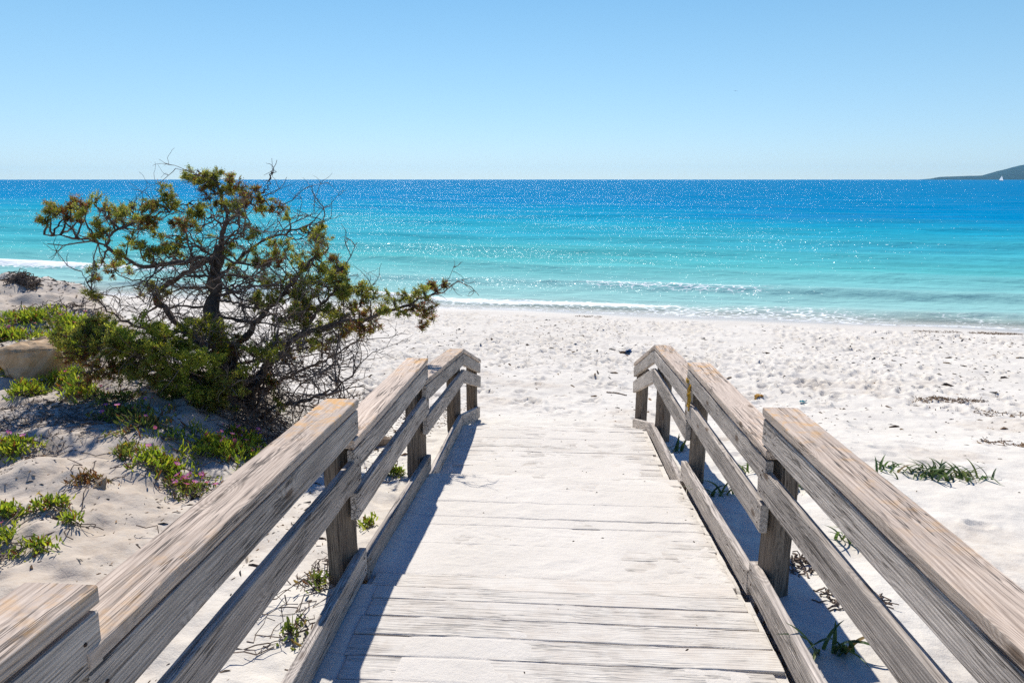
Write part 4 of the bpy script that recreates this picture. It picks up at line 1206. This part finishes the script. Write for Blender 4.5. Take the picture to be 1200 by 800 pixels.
# ------------------------------------------------------------------ rock, driftwood, twig heaps
def lump(name, parent_or_none, c, size, mat, seed, rotz=0.0, flat=0.0, lab=None, cat=None, group=None):
    """angular stone: hull of a few points, chipped and roughened"""
    rg = np.random.default_rng(seed)
    bm = bmesh.new()
    for _ in range(15):
        d = np.sign(rg.normal(size=3)) * rg.uniform(.45, 1.0, 3)
        bm.verts.new(d * np.array(size) * (1.0, 1.0, .95))
    r = bmesh.ops.convex_hull(bm, input=bm.verts)
    bmesh.ops.delete(bm, geom=[g for g in r['geom_interior'] if isinstance(g, bmesh.types.BMVert)], context='VERTS')
    bmesh.ops.bevel(bm, geom=list(bm.edges), offset=min(size) * .035, segments=2, affect='EDGES', profile=.6)
    bmesh.ops.triangulate(bm, faces=bm.faces)
    for _ in range(3): bmesh.ops.subdivide_edges(bm, edges=[e for e in bm.edges if e.calc_length() > min(size) * .12], cuts=1, use_grid_fill=True)
    bmesh.ops.triangulate(bm, faces=bm.faces)
    bm.normal_update()
    k = 1.0 / min(size)
    for v in bm.verts:
        q = v.co * k
        v.co += v.normal * min(size) * (.20 * float(fbm(q.x * 2 + seed, q.y * 2 + q.z * 1.7, .9, 4, seed)))
    me = bpy.data.meshes.new(name); bm.to_mesh(me); bm.free()
    me.materials.append(mat)
    o = bpy.data.objects.new(name, me); COL.objects.link(o); o.location = tuple(c); o.rotation_euler = (0.45, -0.35, rotz)
    tag(o, lab, cat, group)
    return o
c = on_ground(43, 438); lump('rock', None, (c[0], c[1], gz(c[0], c[1]) + .09), (.245, .20, .22), M['rock'], 12, .75, lab='rough tan sandstone boulder on the dune at the left', cat='rock')
for i, (u, v, s, lab) in enumerate([(117, 570, .035, 'fist sized tan stone on the bare dune sand'), (303, 408, .03, 'small dark pebble on the sand under the juniper bough'), (233, 640, .02, 'small grey pebble in the sand beside the left railing')]):
    c = on_ground(u, v); lump('pebble', None, (c[0], c[1], gz(c[0], c[1]) + s * .3), (s * 1.3, s, s * .7), M['rock'], 10 + i, .3 * i, lab=lab, cat='stone', group='small stones')

def driftwood(lab, u, v, L, r, ang, seed, crook=.15):
    rg = np.random.default_rng(seed)
    c = on_ground(u, v); c[2] = gz(c[0], c[1])
    b = MB(); n = 16
    t = np.linspace(-.5, .5, n)
    pts = np.stack([c[0] + t * L * math.cos(ang), c[1] + t * L * math.sin(ang), np.zeros(n)], 1)
    pts[:, :2] += np.cumsum(rg.normal(size=(n, 2)), axis=0) * crook * L / n
    for k in range(n): pts[k, 2] = gz(pts[k, 0], pts[k, 1]) + r * .55
    b.tube(pts, r * (1 - .5 * np.abs(t) * 1.2) * (1 + .2 * rg.normal(size=n)).clip(.6, 1.4), 9, jitter=.3)
    for k in (4, 10):
        d = rg.normal(size=3); d[2] = abs(d[2]) * .4; d /= np.linalg.norm(d)
        b.tube(np.array([pts[k], pts[k] + d * r * 2.2, pts[k] + d * r * 3.5 + (0, 0, -.01)]), [r * .45, r * .3, r * .12], 6, jitter=.3)
    o = b.build('driftwood', M['drift'], None, loc=c)
    return tag(o, lab, 'driftwood')
driftwood('weathered brown driftwood log lying behind the left railing', 438, 524, .62, .055, .25, 1)
driftwood('short driftwood stick on the beach beyond the right railing end', 722, 461, .32, .014, -.5, 2)

def tangle(name, lab, cat, u, v, rx, ry, h, n, L, r, seed, mat, group=None, cols=None, curl=.35):
    rg = np.random.default_rng(seed + 60)
    c = on_ground(u, v); c[2] = gz(c[0], c[1])
    b = MB()
    for _ in range(n):
        a0 = rg.uniform(0, 2 * math.pi); q = math.sqrt(rg.random())
        x = c[0] + math.cos(a0) * q * rx; y = c[1] + math.sin(a0) * q * ry
        top = h * (1 - q * q) * rg.random()
        p = np.array([x, y, gz(x, y) + .003 + top])
        d = rg.normal(size=3) * (1, 1, .35); d /= np.linalg.norm(d)
        l = L * rg.uniform(.4, 1.2)
        pts = wander(p - d * l / 2, p + d * l / 2, 7, rg, curl)
        for k in range(7): pts[k, 2] = max(pts[k, 2], gz(pts[k, 0], pts[k, 1]) + .002)
        col = None if cols is None else np.array(cols[rg.integers(len(cols))])
        b.tube(pts, np.full(7, r) * rg.uniform(.6, 1.4), 4, col, cap=False)
    o = b.build(name, mat, None, loc=c)
    return tag(o, lab, cat, group)
tangle('brushwood_heap', 'dark heap of dead brushwood on the dune crest at the left edge', 'brushwood', 30, 334, .20, .16, .14, 120, .24, .0045, 1, M['twig'])
tangle('dry_twigs', 'brown dry twigs at the foot of the nearest left post', 'twigs', 388, 672, .12, .16, .05, 40, .20, .0022, 2, M['twig'], 'dry twigs beside the boardwalk')
tangle('dry_twigs', 'dry brown roots straggling over the sand under the left middle rail', 'twigs', 322, 735, .16, .20, .02, 16, .22, .0022, 3, M['twig'], 'dry twigs beside the boardwalk')
tangle('dry_twigs', 'brown dead stems on the dune left of the juniper shade', 'twigs', 60, 500, .48, .40, .03, 110, .16, .0018, 4, M['twig'], 'dry twigs beside the boardwalk')
tangle('dry_twigs', 'dead stems lying on the dune top between the brushwood heap and the herbs', 'twigs', 70, 362, .6, .3, .06, 60, .34, .004, 5, M['twig'], 'dry twigs beside the boardwalk')
tangle('dry_twigs', 'fine brown stem litter below the tufts near the rock', 'twigs', 66, 480, .50, .36, .02, 300, .08, .002, 14, M['twig'], 'dry twigs beside the boardwalk')
tangle('dry_twigs', 'fallen twigs and needles under the middle of the juniper', 'twigs', 290, 488, .75, .4, .08, 240, .35, .004, 6, M['twig'], 'dry twigs beside the boardwalk')
tangle('dry_twigs', 'crisp brown litter on the sand just right of the nearest right post', 'twigs', 942, 668, .14, .10, .03, 50, .10, .004, 7, M['twig'], 'dry twigs beside the boardwalk')
tangle('dry_twigs', 'brown litter beside the front right kick board on the planks', 'twigs', 905, 772, .05, .16, .015, 30, .10, .0025, 8, M['twig'], 'dry twigs beside the boardwalk')
tangle('dry_twigs', 'withered leaves and stems on the sand in front of the drooping strap leaves', 'twigs', 1000, 705, .16, .12, .03, 46, .10, .004, 9, M['twig'], 'dry twigs beside the boardwalk')
SW = [(.24, .155, .095), (.30, .20, .12), (.16, .105, .07), (.36, .25, .15)]
for i, (lab, u, v, rx, ry, n) in enumerate([
    ('brown strip of dried seaweed on the sand at the far right', 1112, 469, .55, .16, 150),
    ('thin dark seaweed line near the water at the right edge', 1166, 391, .8, .22, 220),
    ('dark seaweed scrap near the water right of the middle', 1098, 389, .7, .22, 90),
    ('small dried seaweed scrap near the waterline in the middle', 690, 371, .5, .18, 60),
    ('scattered brown seaweed on the right hand sand below the long strip', 1180, 484, .5, .2, 60),
    ('dark seaweed crumbs at the right edge of the sand', 1190, 522, .35, .2, 45),
]):
    tangle('seaweed_patch', lab, 'seaweed', u, v, rx, ry, .015, int(n * .9), .09, .0045, 20 + i, M['debris'], 'seaweed washed up on the beach', SW)

def scrap(name, lab, cat, u, v, pts2, cols, seed):
    """crumpled sheet of litter"""
    rg = np.random.default_rng(seed); c = on_ground(u, v); c[2] = gz(c[0], c[1])
    b = MB(); n = 8; S_ = pts2
    V = []
    for i in range(n):
        for j in range(n):
            x = (i / (n - 1) - .5) * S_[0]; y = (j / (n - 1) - .5) * S_[1]
            V.append((c[0] + x + rg.normal() * .008, c[1] + y + rg.normal() * .008, gz(c[0] + x, c[1] + y) + .012 + abs(rg.normal()) * S_[2]))
    idx = np.arange(n * n).reshape(n, n)
    Q = np.stack([idx[:-1, :-1], idx[1:, :-1], idx[1:, 1:], idx[:-1, 1:]], -1).reshape(-1, 4)
    C = np.array([cols[0] if (i // n) < n // 2 else cols[-1] for i in range(n * n)])
    b.add(V, None, Q, C)
    return tag(b.build(name, M['debris'], None, loc=c), lab, cat)
scrap('litter', 'crumpled blue and brown scrap of litter on the beach beyond the boardwalk', 'litter', 733, 414, (.26, .14, .03), [(.12, .08, .05), (.02, .09, .22)], 1)
scrap('litter', 'tiny turquoise plastic scrap on the sand beside the right railing', 'litter', 941, 472, (.09, .06, .015), [(.02, .30, .36)], 2)
scrap('litter', 'small orange shell fragment on the sand right of the boardwalk', 'shell', 889, 464, (.12, .08, .012), [(.55, .30, .07)], 3)

# frayed cord tied round the second right post, under the cap rail
def build_cord():
    rg = np.random.default_rng(8)
    c = np.array([XR + .012, 4.50, 3.20])
    b = MB()
    for k in range(7):
        y0 = 4.545 + rg.normal() * .012
        pts = [(XR - .004 + rg.normal() * .004, y0 + rg.normal() * .012, 3.235 - t * rg.uniform(.13, .20) + .0) for t in np.linspace(0, 1, 7)]
        b.tube(pts, [.004] * 7, 5, np.array((.50, .30, .04)) * rg.uniform(.7, 1.2), cap=True)
    for z in (3.222, 3.232, 3.242):
        a = np.linspace(0, 2 * math.pi, 20)
        b.tube(np.stack([XR + .1 + np.cos(a) * .085 * 1.25, 4.65 + np.sin(a) * .085, np.full(20, z) + .004 * np.sin(a * 2)], 1), [.005] * 20, 5, np.array((.42, .26, .05)), cap=False)
    o = b.build('cord', M['debris'], None, loc=c)
    tag(o, 'frayed yellow cord tied round a right railing post', 'cord')
build_cord()

def build_gull():
    p = at(862, 107, 210.0)
    b = MB(); V = []
    m = 9
    for t in np.linspace(-1, 1, m):
        z = .14 * abs(t) - .22 * t * t + .1; ch = .14 * (1 - .8 * t * t) + .02
        V += [(p[0] + t * .65, p[1] - ch, p[2] + z), (p[0] + t * .65, p[1], p[2] + z + .02), (p[0] + t * .65, p[1] + ch, p[2] + z)]
    Q = []
    for i in range(m - 1):
        for j in (0, 1): Q.append((i * 3 + j, i * 3 + j + 1, i * 3 + j + 4, i * 3 + j + 3))
    b.add(V, None, Q, np.array((.25, .26, .28)))
    b.tube([p + (0, -.34, .03), p + (0, -.24, .05), p + (0, -.05, .06), p + (0, .2, .05), p + (0, .36, .05)], [.02, .055, .085, .06, .02], 8, np.array((.4, .4, .42)))
    tag(b.build('gull', M['debris'], None, loc=p), 'tiny distant gull alone in the sky over the sea', 'bird')
build_gull()

# ------------------------------------------------------------------ loose bits nobody could count
def build_debris():
    rg = np.random.default_rng(77)
    n = 26000
    x = rg.uniform(-30, 30, n); y = 3 + 19.5 * rg.random(n) ** 0.8
    yy = shore_y(x, y)
    dens = np.clip(.45 + 1.3 * fbm(x, y, .3, 3, 140), 0, 1)
    keep = (rg.random(n) < dens) & (yy < 21.5) & ~((x > XL - .1) & (x < XR + .1) & (y < 8))
    x, y = x[keep], y[keep]
    # finer litter on the dune
    x2 = rg.uniform(-9, -1.2, 42000); y2 = rg.uniform(1.5, 9.8, 42000)
    k2 = rg.random(42000) < np.clip(.5 + 1.5 * fbm(x2, y2, .9, 3, 150), 0, 1)
    x = np.concatenate([x, x2[k2]]); y = np.concatenate([y, y2[k2]])
    n = len(x)
    dist = np.sqrt(x * x + y * y)
    s = rg.uniform(.003, .011, n) * np.clip(dist / 7, .85, 2.2) * (1 + 1.5 * (rg.random(n) < .06))
    z = ground(x, y)
    pal = np.array([(.10, .065, .04), (.06, .045, .035), (.17, .11, .06), (.22, .16, .10), (.04, .04, .04), (.28, .17, .09), (.33, .28, .22)])
    col = pal[rg.integers(len(pal), size=n)]
    th = rg.uniform(0, 2 * math.pi, n); el = rg.uniform(1, 2.6, n)
    # little curled flakes: two-sided wedge with thickness
    loc = np.array([(-1, -.35, 0), (1, -.3, .1), (.8, .4, .25), (-.9, .35, .3), (0, 0, .75)])
    V = np.repeat(loc[None], n, 0) + rg.normal(size=(n, 5, 3)) * .15
    V = V * s[:, None, None]; V[:, :, 0] *= el[:, None]
    ca, sa = np.cos(th)[:, None], np.sin(th)[:, None]
    X = V[:, :, 0] * ca - V[:, :, 1] * sa; Y = V[:, :, 0] * sa + V[:, :, 1] * ca
    P = np.stack([X + x[:, None], Y + y[:, None], V[:, :, 2] + z[:, None] - .001], -1)
    b = MB()
    idx = np.arange(n)[:, None] * 5
    T = np.concatenate([idx + np.array(t)[None] for t in ((0, 1, 4), (1, 2, 4), (2, 3, 4), (3, 0, 4))])
    b.add(P.reshape(-1, 3), T, None, np.repeat(col, 5, 0))
    o = b.build('beach_litter_bits', M['debris'])
    tag(o, 'brown bits of seaweed, bark and shell scattered over the sand', 'debris', kind='stuff')
    # bits lying on the planks
    n = 70
    x = XR - .04 - (XR - XL - .1) * rg.random(n) ** 1.8; y = rg.uniform(1.6, 6.3, n)
    b = MB()
    for i in range(n):
        s_ = rg.uniform(.002, .008); a0 = rg.uniform(0, 6.28); z_ = max(float(DECK_SAND[2][np.searchsorted(DECK_SAND[0], x[i]), np.searchsorted(DECK_SAND[1], y[i])]), float(deck_z(y[i])) - .001)
        d = np.array([math.cos(a0), math.sin(a0), 0]); q = np.array([-d[1], d[0], 0]); c = np.array([x[i], y[i], z_])
        b.add([c - d * s_ * 1.6, c - q * s_ * .6, c + d * s_ * 1.6, c + q * s_ * .6, c + (0, 0, s_ * .8)], [(0, 1, 4), (1, 2, 4), (2, 3, 4), (3, 0, 4)], None, pal[rg.integers(4)])
    tag(b.build('leaf_bits', M['debris']), 'tiny brown leaf bits scattered on the sandy boardwalk', 'debris', kind='stuff')
build_debris()
